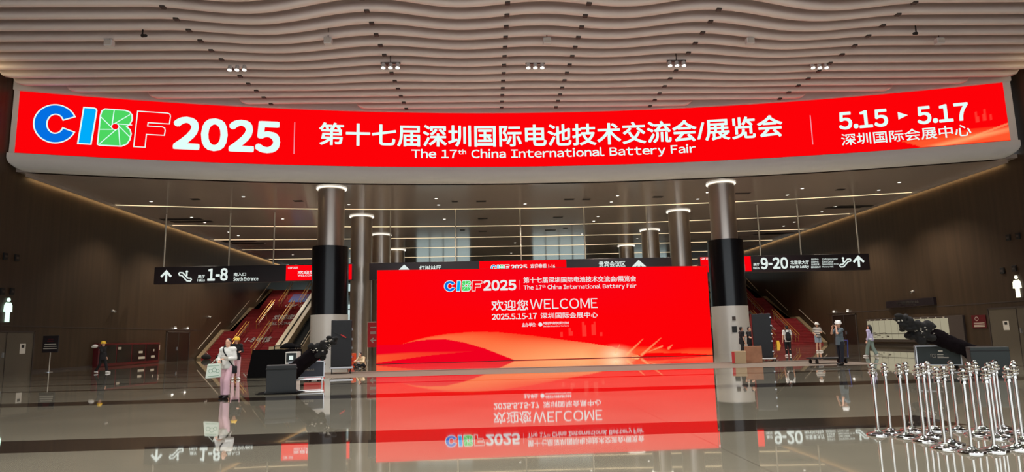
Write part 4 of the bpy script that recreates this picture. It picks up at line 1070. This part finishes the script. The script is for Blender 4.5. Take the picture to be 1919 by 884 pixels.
# ------------------------------------------------------------------ right group
t = tR = thing('flight_case', 'dark case with bright metal edges under the covered boom behind the stanchions', 'flight case', (16.25, 24.1, 0))
edgecase(t, 15.62, 16.98, 23.85, 24.5, .13, .80, 'greenblack', .035)
for x in (15.75, 16.85):
    for y in (23.95, 24.4):
        bm = B(); rod(bm, (x-.025, y, .06), (x+.025, y, .06), .06, n=12); rod(bm, (x, y, .06), (x, y, .14), .02, n=6); obj('caster', bm, M['rubber'], t)
f = lambda x, z: V((x, 23.825, z))
lettering('case_lettering', lat('FCS', 0.02), (16.05, 16.22, .38, .52), f, M['fleck'], t)
bm = B(); strokes(bm, [(16.26, .49), (16.45, .49)], .02, f); strokes(bm, [(16.26, .44), (16.45, .44)], .02, f); strokes(bm, [(16.26, .385), (16.6, .385)], .035, f); strokes(bm, [(16.3, .62), (16.44, .62)], .05, f); obj('case_mark', bm, M['fleck'], t)
tR.rotation_euler.z = -.5
boom([aty(1862,690,23.1), aty(1838,668,23.1), aty(1800,650,23.1), aty(1758,632,23.1), aty(1732,626,23.1), aty(1712,613,23.1), aty(1683,598,23.1)], .27, .31, 'right', 'black cloth covered boom rising from the dark crate to a bunched end, right', 23.1)
t = thing('dark_crate', 'plain green black crate behind the right end of the stanchions', 'crate', (14.85, 19.8, 0))
cx0, cx1 = ony(1843, 700, 19.4).x, ony(1903, 700, 19.4).x
bm = B(); box(bm, cx0, cx1, 19.4, 20.2, .02, .86, .015); obj('crate_body', bm, M['greenblack'], t)
bm = B(); box(bm, cx0-.01, cx1+.01, 19.39, 20.21, .74, .765, .006); obj('lid_seam', bm, M['rubber'], t)
bm = B(); box(bm, cx0+.04, cx1-.04, 19.44, 20.16, 0, .03); obj('base_board', bm, M['rubber'], t)
t.rotation_euler.z = -.5

def carton(label, px0, px1, pyb, y, d, h, m_='cardboard'):
    x0, x1 = ony(px0, pyb, y).x, ony(px1, pyb, y).x
    t = thing('cardboard_box', label, 'box', ((x0+x1)/2, y+d/2, 0), 'cardboard boxes by the right column')
    bm = B(); box(bm, x0, x1, y, y+d, 0, h, .012); obj('box_body', bm, M[m_], t)
    bm = B(); box(bm, x0-.002, x1+.002, y+d/2-.05, y+d/2+.05, h-.12, h+.003); obj('tape', bm, M['beige'], t)
    for k in (-1, 1):
        bm = B(); vv = [(x0, y+d/2+k*.02, h+.004), (x1, y+d/2+k*.02, h+.004), (x1, y+d/2+k*(d/2), h+.02), (x0, y+d/2+k*(d/2), h+.02)]
        box(bm, x0, x1, *sorted((y+d/2+k*.02, y+d/2+k*d/2)), h+.002, h+.012); obj('flap', bm, M[m_], t)
    return t, x0, x1
t, x0, x1 = carton('small pale cardboard box with a red edge, left of the bigger brown box', 1377, 1402, 681, 31.0, .5, .56, 'kraft')
bm = B(); box(bm, x0-.004, x0+.13, 30.99, 31.0, .03, .54); obj('red_side', bm, M['redbox'], t)
t.rotation_euler.z = -.36
t, x0, x1 = carton('bigger cardboard box in front of the tall black case by the right column', 1402, 1433, 680, 31.5, .6, .76)
t.rotation_euler.z = -.38
t = thing('tall_black_case', 'tall black case on a chrome dolly beside the cardboard boxes on the right', 'flight case', (13.8, 33.0, 0))
bx0, bx1 = ony(1421, 677, 32.6).x, ony(1455, 677, 32.6).x
bm = B(); box(bm, bx0, bx1, 32.6, 33.4, .2, 2.32, .03); obj('case_body', bm, M['blackcase'], t)
bm = B(); box(bm, bx0-.1, bx1+.1, 32.52, 33.48, .1, .19, .02); obj('dolly_deck', bm, M['chrome'], t)
for x in (bx0+.06, bx1+.04):
    for y in (32.6, 33.4):
        bm = B(); rod(bm, (x-.03, y, .06), (x+.03, y, .06), .06, n=12); obj('caster', bm, M['rubber'], t)
for z in (.45, .95, 1.3, 1.7, 2.1):
    bm = B(); box(bm, bx1-.05, bx1+.02, 32.57, 32.62, z, z+.06); obj('latch', bm, M['alu'], t)
t.rotation_euler.z = -.3
q_ = ony(1562, 680, 29.0)
t = thing('platform_trolley', 'low dark platform trolley with a blue push handle behind the man in the white helmet', 'trolley', (q_.x, 29.3, 0))
tx0, tx1 = ony(1527, 680, 29).x, ony(1594, 680, 29).x
bm = B(); box(bm, tx0, tx1, 29.0, 29.8, .2, .26, .02); obj('deck', bm, M['darkcase'], t)
for x in (tx0+.15, tx1-.15):
    for y in (29.1, 29.7):
        bm = B(); rod(bm, (x-.03, y, .09), (x+.03, y, .09), .09, n=14); rod(bm, (x, y, .09), (x, y, .2), .03, n=8); obj('caster', bm, M['rubber'], t)
bm = B()
for y in (29.1, 29.7): rod(bm, (tx1-.04, y, .26), (tx1+.02, y, .98), .022, n=8)
rod(bm, (tx1+.02, 29.1, .98), (tx1+.02, 29.7, .98), .022, n=8); obj('push_handle', bm, M['bluemetal'], t)
q_ = ony(1457.5, 640, 65.6)
t = thing('yellow_floor_sign', 'small yellow floor sign at the foot of the right stairs beyond the backpack wearer', 'floor sign', (q_.x, 65.6, 0))
bm = B()
for k in (-1, 1):
    vv = [bm.verts.new(p_) for p_ in ((q_.x-.18, 65.6+k*.2, 0), (q_.x+.18, 65.6+k*.2, 0), (q_.x+.12, 65.6+k*.02, .48), (q_.x-.12, 65.6+k*.02, .48))]; bm.faces.new(vv)
    ww_ = [bm.verts.new(v.co+V((0, -k*.02, 0))) for v in vv]; bm.faces.new(ww_)
    for i in range(4): bm.faces.new((vv[i], vv[(i+1) % 4], ww_[(i+1) % 4], ww_[i]))
obj('panels', bm, M['yellow'], t)

# ------------------------------------------------------------------ stanchions
t0 = thing('stanchion', 'x', 'stanchion', (0,0,0), 'chrome stanchions at the right')
bm = B(); lathe(bm, [(.155, 0), (.155, .018), (.147, .028), (.08, .045), (.045, .06), (.04, .075)], n=36); sharp(obj('base', bm, M['chrome'], t0), 50)
bm = B(); rod(bm, (0,0,.06), (0,0,.86), .0205, n=20); sharp(obj('pole', bm, M['chrome'], t0))
bm = B(); lathe(bm, [(.025, .80), (.036, .805), (.036, .845), (.03, .85), (.044, .86), (.044, .875), (.026, .885), (.022, .895)], n=24); sharp(obj('collar', bm, M['chrome'], t0), 50)
bm = B(); lathe(bm, [(.022, .89), (.05, .905), (.055, .915), (.05, .925), (.025, .93)]+[(.038*math.sin(PI*k/8), .962-.036*math.cos(PI*k/8)) for k in range(1, 8)]+[(.0001, .998)], n=24); sharp(obj('finial', bm, M['chrome'], t0), 50)
for a in range(4):
    bm = B(); c = V((.05*math.cos(a*PI/2), .05*math.sin(a*PI/2), .868)); n = 10
    for k in range(n):
        u, w_ = 2*PI*k/n, 2*PI*(k+1)/n; d = V((math.cos(a*PI/2), math.sin(a*PI/2), 0))
        rod(bm, c+d*.014*math.cos(u)+V((0,0,.014*math.sin(u))), c+d*.014*math.cos(w_)+V((0,0,.014*math.sin(w_))), .0045, n=6)
    obj('rope_ring', bm, M['chrome'], t0)
k_ = .2262
SP = [(163,640), (265,622), (390,655), (445,605), (545,690), (588,655), (625,605), (722,742), (762,730), (835,600), (938,785), (978,640), (1020,605), (1122,775), (1150,672), (1172,637), (1192,600), (1310,757), (1348,692), (1352,622), (985,690), (1003,720), (1350,800), (760,660)]
pts = [[onz(a*k_+1610, b*k_+670), a] for a, b in SP[:20]]
for _ in range(400):                  # bases side by side, not through one another
    for i in range(20):
        for q in range(i):
            d = pts[i][0]-pts[q][0]; L_ = d.length
            if L_ < .318:
                r = (pts[i][0]+pts[q][0]).normalized(); along = d.dot(r); sgn = 1 if along >= 0 else -1
                m_ = (r*sgn*.8+d.normalized()*.35)*(.318-L_)*.5
                pts[i][0] = pts[i][0]+m_; pts[q][0] = pts[q][0]-m_
rowsel = {'front': [0, 2, 4, 7, 8, 10, 13, 17], 'middle': [1, 5, 11, 14, 15, 18], 'back': [3, 6, 9, 12, 16, 19]}
firstt = True
for rn, ids in rowsel.items():
    ids = sorted(ids, key=lambda i: pts[i][1])
    for k, i in enumerate(ids):
        c = t0 if firstt else copytree(t0); firstt = False
        c.location = (pts[i][0].x, pts[i][0].y, 0)
        c['label'] = f'chrome stanchion post, {ORD[k]} from the left in the {rn} row of posts'

# ------------------------------------------------------------------ people
def human(name_label, loc, rz, H, J, clothes, head_turn=0, vox=.011):
    """a standing figure facing -Y at rz = 0; J overrides joints given for a height of 1.70"""
    t = thing('person', name_label, 'person', loc); k = H/1.70
    j = dict(pel=(0,0,.93), chest=(0,0,1.27), neck=(0,0,1.43), head=(0,-.01,1.585),
             shl=(.175,0,1.385), shr=(-.175,0,1.385), ell=(.235,.03,1.12), elr=(-.235,.03,1.12), wrl=(.24,-.05,.87), wrr=(-.24,-.05,.87),
             hil=(.09,0,.90), hir=(-.09,0,.90), knl=(.10,-.015,.49), knr=(-.10,-.015,.49), anl=(.10,.02,.085), anr=(-.10,.02,.085), toel=None, toer=None)
    j.update(J); j = {a: (V(b) if b is not None else None) for a, b in j.items()}
    R = Matrix.Rotation(head_turn, 4, 'Z')
    hd = lambda x, y, z: j['head'] + (R @ V((x, y, z)))
    def limb(bm, pts, radii, flat_end=False, grow=0):
        for i in range(len(pts)-1):
            rod(bm, pts[i], pts[i+1], radii[i]+grow, radii[i+1]+grow, 14)
            ball(bm, pts[i], radii[i]+grow)
        if not flat_end: ball(bm, pts[-1], radii[-1]+grow)
    def torso(bm, g):
        up = (j['chest']-j['pel']); 
        for f, rx, ry, r0 in ((-.08,.155,.115,0), (.08,.165,.12,0), (.3,.145,.105,0), (.5,.14,.10,0), (.72,.155,.108,0), (.95,.165,.11,0), (1.12,.155,.10,0)):
            c = j['pel']+up*f; ball(bm, c, 1, rx+g, ry+g, .10+g*.5, 3)
        rod(bm, j['shl'], j['shr'], .062+g, .062+g, 14); ball(bm, j['shl'], .066+g); ball(bm, j['shr'], .066+g)
        rod(bm, j['chest']+V((0,0,.06)), j['neck'], .10+g, .058+g*.4, 14)
    # body: one continuous surface
    bm = B(); torso(bm, 0)
    limb(bm, [j['neck']-V((0,0,.05)), j['neck'], hd(0,.01,-.06)], [.062,.052,.05])
    ball(bm, hd(0,.012,.02), 1, .073, .092, .098, 3); ball(bm, hd(0,-.02,-.055), 1, .056, .066, .058, 3)
    ball(bm, hd(0,-.092,-.018), 1, .013, .018, .022, 2); ball(bm, hd(0,-.083,-.10), 1, .026, .016, .016, 2)
    ball(bm, hd(0,-.082,-.062), 1, .026, .012, .011, 2)
    for s in (-1, 1): ball(bm, hd(s*.076,.012,-.01), 1, .012, .022, .032, 2)
    for s in ('l', 'r'):
        limb(bm, [j['sh'+s], j['el'+s], j['wr'+s]], [.05,.041,.029])
        d = (j['wr'+s]-j['el'+s]).normalized(); sg = 1 if s == 'l' else -1
        side = V((0,-1,0)) - d*d.dot(V((0,-1,0))); side = side.normalized() if side.length > .1 else V((0,0,1)); nrm = d.cross(side)
        palm = j['wr'+s]+d*.05
        for f in (-1, 0, 1): cap(bm, j['wr'+s]+d*.01+side*.008*f, j['wr'+s]+d*.085+side*.022*f, .022, .017)
        for f, L_ in ((-.033,.062), (-.011,.075), (.011,.08), (.033,.07)):
            a = j['wr'+s]+d*.085+side*f; b = a+d*L_*.55-nrm*sg*.008; c = b+d*L_*.4-nrm*sg*.028
            limb(bm, [a, b, c], [.0115,.0105,.009])
        a = j['wr'+s]+d*.03+side*.026; b = a+d*.035+side*.028; c = b+d*.032+side*.004; limb(bm, [a, b, c], [.014,.012,.010])
        limb(bm, [j['hi'+s], j['kn'+s], j['an'+s]], [.085,.056,.04]); 
        m_ = j['kn'+s].lerp(j['an'+s], .32)+V((0,.018,0)); ball(bm, m_, .058, 1, 1, 1.5, 2)
        fd = j['toe'+s] or V((sg*.25, -1, 0)).normalized(); a = j['an'+s]
        limb(bm, [V((a.x, a.y, a.z-.02)), a+fd*.10+V((0,0,-.045)), a+fd*.16+V((0,0,-.05))], [.042,.036,.026]); ball(bm, a-fd*.03+V((0,0,-.04)), .036)
    bmesh.ops.scale(bm, verts=bm.verts, vec=(k,k,k))
    body = blob_obj('body', bm, vox, M['skin'], t, 2)
    me = body.data; me.materials.append(M['eye']); me.materials.append(M['lip'])
    for s in (-1, 1):
        c = hd(s*.031,-.083,.012)*k
        for p_ in me.polygons:
            if (p_.center-c).length < .014*k: p_.material_index = 1
    c = hd(0,-.094,-.064)*k
    for p_ in me.polygons:
        d = p_.center-c
        if abs(d.x) < .022*k and abs(d.z) < .009*k and d.length < .03*k: p_.material_index = 2
    def cloth(name, bm, m_, sm=2, v_=.014):
        bmesh.ops.scale(bm, verts=bm.verts, vec=(k,k,k)); return blob_obj(name, bm, v_, M[m_], t, sm)
    C = clothes
    if 'top' in C:
        m_, sleeve, hem = C['top']
        bm = B(); torso(bm, .022)
        up = j['chest']-j['pel']; lo = j['pel']+up.normalized()*(hem-.93); 
        rod(bm, lo, j['pel']+up*.5, .17, .15, 20)
        for s in ('l', 'r'):
            if sleeve == 'long': limb(bm, [j['sh'+s], j['el'+s], j['el'+s].lerp(j['wr'+s], .96)], [.066,.056,.046], True)
            elif sleeve == 'short': limb(bm, [j['sh'+s], j['sh'+s].lerp(j['el'+s], .8)], [.068,.062], True)
        bmesh.ops.bisect_plane(bm, geom=bm.verts[:]+bm.edges[:]+bm.faces[:], plane_co=(0,0,hem-.02), plane_no=(0,0,1), clear_inner=True)
        bmesh.ops.holes_fill(bm, edges=[e for e in bm.edges if e.is_boundary])
        cloth('shirt' if m_ != 'dark' else 'jacket', bm, m_)
    if 'legs' in C:
        m_, kind = C['legs']; bm = B(); ball(bm, j['pel']+V((0,0,-.01)), 1, .175, .135, .13, 3); rod(bm, j['pel'], j['pel']+V((0,0,.14)), .16, .15, 18)
        for s in ('l', 'r'):
            if kind == 'wide': limb(bm, [j['hi'+s], j['kn'+s], j['kn'+s].lerp(j['an'+s], .95)], [.108,.092,.095], True)
            elif kind == 'slim': limb(bm, [j['hi'+s], j['kn'+s], j['kn'+s].lerp(j['an'+s], .95)], [.10,.076,.062], True)
            elif kind == 'shorts': limb(bm, [j['hi'+s], j['hi'+s].lerp(j['kn'+s], .85)], [.108,.105], True)
        cloth({'shorts': 'shorts'}.get(kind, 'trousers'), bm, m_)
    for s in ('l', 'r'):
        if 'shoes' in C:
            sg = 1 if s == 'l' else -1; fd = j['toe'+s] or V((sg*.25, -1, 0)).normalized(); a = j['an'+s]
            bm = B(); cap(bm, a+V((0,0,-.03))-fd*.035, a+fd*.10+V((0,0,-.042)), .05, .046); cap(bm, a+fd*.10+V((0,0,-.042)), a+fd*.165+V((0,0,-.048)), .046, .036)
            rod(bm, a+V((0,0,-.03)), a+V((0,0,.02)), .05, .046, 12); bmesh.ops.bisect_plane(bm, geom=bm.verts[:]+bm.edges[:]+bm.faces[:], plane_co=(0,0,a.z-.084), plane_no=(0,0,1), clear_inner=True)
            bmesh.ops.holes_fill(bm, edges=[e for e in bm.edges if e.is_boundary]); cloth('shoe', bm, C['shoes'], 1, .012)
    if 'hair' in C:
        bm = B(); st = C['hair']
        ball(bm, hd(0,.03,.045), 1, .083, .088, .09, 3); ball(bm, hd(0,.05,-.005), 1, .078, .072, .085, 3)
        if st == 'long': limb(bm, [hd(0,.07,0), hd(0,.10,-.15), hd(0,.11,-.33)], [.08,.085,.06])
        if st == 'tied': limb(bm, [hd(.05,.03,-.02), hd(-.085,-.01,-.10), hd(-.10,-.03,-.26)], [.03,.035,.025]); ball(bm, hd(-.05,.05,-.06), .05)
        cloth('hair', bm, 'hair', 2, .012)
    if 'helmet' in C:
        bm = B(); pr = [(.118,-.012), (.122,.0), (.119,.03), (.108,.072), (.082,.108), (.045,.128), (.0001,.134)]
        lathe(bm, pr, (0,0,0), 28)
        for v in bm.verts: v.co.y *= 1.16
        bar(bm, (0,-.12,.055), (0,.12,.055), .02, .17)
        g = B(); lathe(g, [(.09,-.012), (.135,-.016), (.135,-.006), (.09,0)], (0,-.035,0), 28)
        me2 = bpy.data.meshes.new('tmp'); 
        for v in g.verts: v.co.y *= 1.12
        g.to_mesh(me2); g.free(); bm.from_mesh(me2); bpy.data.meshes.remove(me2)
        bmesh.ops.transform(bm, matrix=Matrix.Translation(hd(0,.008,.045)) @ R, verts=bm.verts); bmesh.ops.scale(bm, verts=bm.verts, vec=(k,k,k)); sharp(obj('hard_hat', bm, M[C['helmet']], t, world=False), 40)
    t['k'] = k; del t['k']
    t.rotation_euler.z = rz
    return t, j, k
def childmesh(t, name, bm, m_, k, vox=None):
    bmesh.ops.scale(bm, verts=bm.verts, vec=(k,k,k))
    return blob_obj(name, bm, vox, M[m_], t, 1) if vox else obj(name, bm, M[m_], t, True, world=False)

# woman in white and pink, walking towards the camera
p = onz(424, 746)
J = dict(wrr=(-.14,-.20,1.06), elr=(-.27,.0,1.13), wrl=(.05,-.25,1.12), ell=(.25,-.03,1.13), knr=(-.09,-.03,.49), anr=(-.13,.10,.09), knl=(.06,-.12,.50), anl=(.05,-.10,.085), toel=(.05,-1,0), toer=(-.25,-1,0))
t, j, k = human('woman in a white shirt and pale pink trousers carrying a pale tote bag', (p.x, p.y, 0), -.15, 1.62, J, dict(top=('wshirt','long',.84), legs=('pink','wide'), shoes='dshoe', hair='tied'), vox=.009)
bm = B()
pt = [V((.13,-.04,1.46)), V((.09,-.125,1.36)), V((-.0,-.155,1.2)), V((.11,-.15,1.05)), V((.19,-.05,.92))]
pt = [V((-.12,-.06,1.45)), V((-.06,-.14,1.34)), V((.06,-.155,1.18)), V((.15,-.12,1.02)), V((.20,-.02,.90))]
for a, b in zip(pt, pt[1:]): bar(bm, a, b, .035, .012, V((0,-1,.2)))
childmesh(t, 'cross_body_strap', bm, 'dark', k)
bm = B(); box(bm, .13, .27, -.06, .08, .70, .92, .03); childmesh(t, 'shoulder_bag', bm, 'dark', k)
bm = B(); box(bm, -.03, .16, -.30, -.27, 1.11, 1.19, .008); childmesh(t, 'held_phone_and_papers', bm, 'fleck', k)
# tote, hanging from her hand
tw = p + V((-.21, -.33, 0)); tb = thing('tote_bag', 'pale printed tote bag hanging from the hand of the woman in pink trousers', 'bag', (tw.x, tw.y, .60))
bm = B(); q = [(-.185, 0), (.17, .0), (.20, .36), (-.15, .40)]
q = [(-.24, .0), (.17, .03), (.165, .40), (-.19, .39)]
a = [bm.verts.new((tw.x+x, tw.y-.035, .56+z)) for x, z in q]; b = [bm.verts.new((tw.x+x, tw.y+.035, .56+z)) for x, z in q]
bm.faces.new(a); bm.faces.new(b[::-1])
for i in range(4): bm.faces.new((a[i], b[i], b[(i+1) % 4], a[(i+1) % 4]))
bmesh.ops.bevel(bm, geom=bm.edges[:], offset=.015, segments=2, affect='EDGES'); sharp(obj('bag_body', bm, M['tote'], tb))
bm = B()
for sx in (-.1, .08): bar(bm, (tw.x+sx, tw.y-.03, .94), (tw.x+.03, tw.y-.0, 1.09), .02, .012)
obj('bag_handle', bm, M['tote'], tb)
bm = B(); f = lambda x, z: V((tw.x+x, tw.y-.037, .56+z))
for cx_, cz_, r_ in ((-.1,.2,.05), (.0,.23,.055), (.09,.2,.045)): strokes(bm, [(cx_+r_*math.cos(i*PI/6), cz_+r_*math.sin(i*PI/6)) for i in range(12)], .012, f, True)
for z in (.06, .33): strokes(bm, [(-.17, z), (.13, z+.015)], .014, f)
obj('green_print', bm, M['toteprint'], tb)

# man with yellow hard hat behind her
p = onz(441, 711)
human('person in dark clothes and yellow hard hat behind the woman in pink trousers', (p.x, p.y, 0), .5, 1.70, dict(wrl=(.12,-.24,1.14), ell=(.24,-.02,1.14)), dict(top=('dark','long',.80), legs=('pink','slim'), shoes='shoe', helmet='yellow'), vox=.014)
# man in dark with yellow hard hat at the left wall
p = onz(190, 699)
t, j, k = human('person in dark clothes and yellow hard hat striding past the red cabinet', (p.x, p.y, 0), PI/2-.2, 1.72, dict(knl=(.09,-.16,.52), anl=(.09,-.26,.09), knr=(-.09,.05,.49), anr=(-.09,.30,.11), wrr=(-.2,-.03,1.32), elr=(-.26,-.14,1.16)), dict(top=('dark','long',.72), legs=('dark','slim'), shoes='shoe', helmet='yellow'), vox=.014)
bm = B(); rod(bm, (.2,-.02,1.38), (.28,.14,.72), .02, n=8); childmesh(t, 'grey_side_stripe', bm, 'greyblue', k)
ws = p + V((-.24, -.36, 0)); wt_ = thing('white_bag', 'small white bag held on the shoulder of the striding person by the red cabinet', 'bag', (ws.x, ws.y, 1.4))
bm = B(); ball(bm, (ws.x, ws.y, 1.50), .13, 1.2, .8, .8, 3); ball(bm, (ws.x-.1, ws.y, 1.47), .09, 1.1, .8, .8, 3); blob_obj('bag_body', bm, .025, M['paper'], wt_, 2, False)
bm = B(); rod(bm, (ws.x+.05, ws.y, 1.58), (ws.x+.13, ws.y, 1.54), .02, n=8); obj('bag_neck', bm, M['paper'], wt_)
# seated person by the column
p = onz(680, 690)
human('person in beige sitting on the floor beside the orange crate', (p.x, p.y, 0), -.5, 1.66,
      dict(pel=(0,.05,.14), chest=(0,-.10,.46), neck=(0,-.18,.60), head=(0,-.26,.74), shl=(.17,-.13,.56), shr=(-.17,-.13,.56), ell=(.28,-.30,.36), elr=(-.28,-.30,.36), wrl=(.16,-.48,.40), wrr=(-.16,-.48,.40), hil=(.09,.02,.12), hir=(-.09,.02,.12), knl=(.30,-.32,.22), knr=(-.30,-.32,.22), anl=(-.02,-.46,.09), anr=(.02,-.52,.09), toel=(-1,-.3,0), toer=(1,-.3,0)),
      dict(top=('beige','long',.05), legs=('dark','slim'), shoes='dshoe', hair='short'), vox=.014)
# right side
p = V((13.55, 36.0, 0)); p = ony(1393, 672, 36.2); p.z = 0
human('man in black walking behind the cardboard boxes with one arm stretched out', (p.x, p.y, 0), PI/2+.1, 1.72, dict(ell=(.17,-.24,1.2), wrl=(.12,-.50,1.17), knl=(.09,-.12,.5), anl=(.09,-.16,.09), knr=(-.09,.06,.48), anr=(-.09,.22,.10)), dict(top=('dark','short',.80), legs=('dark','slim'), shoes='dshoe', hair='short'), vox=.014)
p = ony(1418, 672, 35.4); p.z = 0
human('person in dark clothes half hidden behind the tall black case on the right', (p.x-.05, p.y+.6, 0), .6, 1.70, dict(ell=(.22,-.14,1.14), wrl=(.15,-.36,1.1), elr=(-.22,-.14,1.14), wrr=(-.12,-.36,1.08)), dict(top=('dark','short',.80), legs=('dark','slim'), shoes='dshoe', hair='short'), vox=.014)
p = onz(1478, 667)
t, j, k = human('person in a white shirt seen from behind with a black backpack', (p.x, p.y, 0), PI-.15, 1.74, dict(knl=(.09,-.05,.49), anl=(.08,-.03,.085), anr=(-.09,.05,.085)), dict(top=('wshirt','short',.80), legs=('dark','slim'), shoes='shoe', hair='short'), vox=.014)
bm = B(); ball(bm, (0,.20,1.12), 1, .15, .10, .24, 3); ball(bm, (0,.21,1.0), 1, .155, .11, .17, 3); childmesh(t, 'backpack', bm, 'dark', k, .02)
bm = B()
for s in (-1, 1):
    pt = [V((s*.07,.15,1.30)), V((s*.11,.09,1.46)), V((s*.13,-.06,1.44)), V((s*.13,-.15,1.25)), V((s*.15,-.02,1.0))]
    for a, b in zip(pt, pt[1:]): bar(bm, a, b, .04, .015, V((0,1,.3)))
childmesh(t, 'backpack_straps', bm, 'dark', k)
p = onz(1535, 659); 
t, j, k = human('person in a black and white striped top, denim shorts and white helmet', (p.x, p.y, 0), .1, 1.9, dict(wrl=(.08,-.20,1.16), ell=(.26,-.02,1.13), wrr=(-.22,-.16,1.0), elr=(-.26,.02,1.13)), dict(top=('stripe','short',.82), legs=('denim','shorts'), shoes='shoe', helmet='whitehat'), vox=.016)
p = onz(1578, 683.5)
t, j, k = human('man in a white helmet and grey blue shirt holding a phone to his face', (p.x, p.y, 0), -PI/2+.1, 1.78, dict(ell=(.20,-.22,1.24), wrl=(.10,-.17,1.47), elr=(-.20,-.20,1.24), wrr=(-.08,-.21,1.46), anl=(.09,-.04,.085), anr=(-.10,.06,.085)), dict(top=('greyblue','short',.78), legs=('navy','slim'), shoes='dshoe', helmet='whitehat'), vox=.011)
bm = B(); box(bm, -.02, .06, -.20, -.185, 1.52, 1.66, .004); childmesh(t, 'phone', bm, 'rubber', k)
p = onz(1634, 668)
t, j, k = human('woman with long black hair in lilac top and grey green trousers walking', (p.x, p.y, 0), PI+.55, 1.66, dict(knl=(.08,-.14,.50), anl=(.08,-.22,.09), knr=(-.08,.06,.48), anr=(-.08,.24,.11), wrr=(-.22,-.20,.98), elr=(-.24,.0,1.12)), dict(top=('lilac','long',.86), legs=('sage','wide'), shoes='shoe', hair='long'), vox=.013)
bm = B(); box(bm, -.19, .19, -.16, .16, .89, .99, .05); childmesh(t, 'white_waist_wrap', bm, 'wshirt', k)
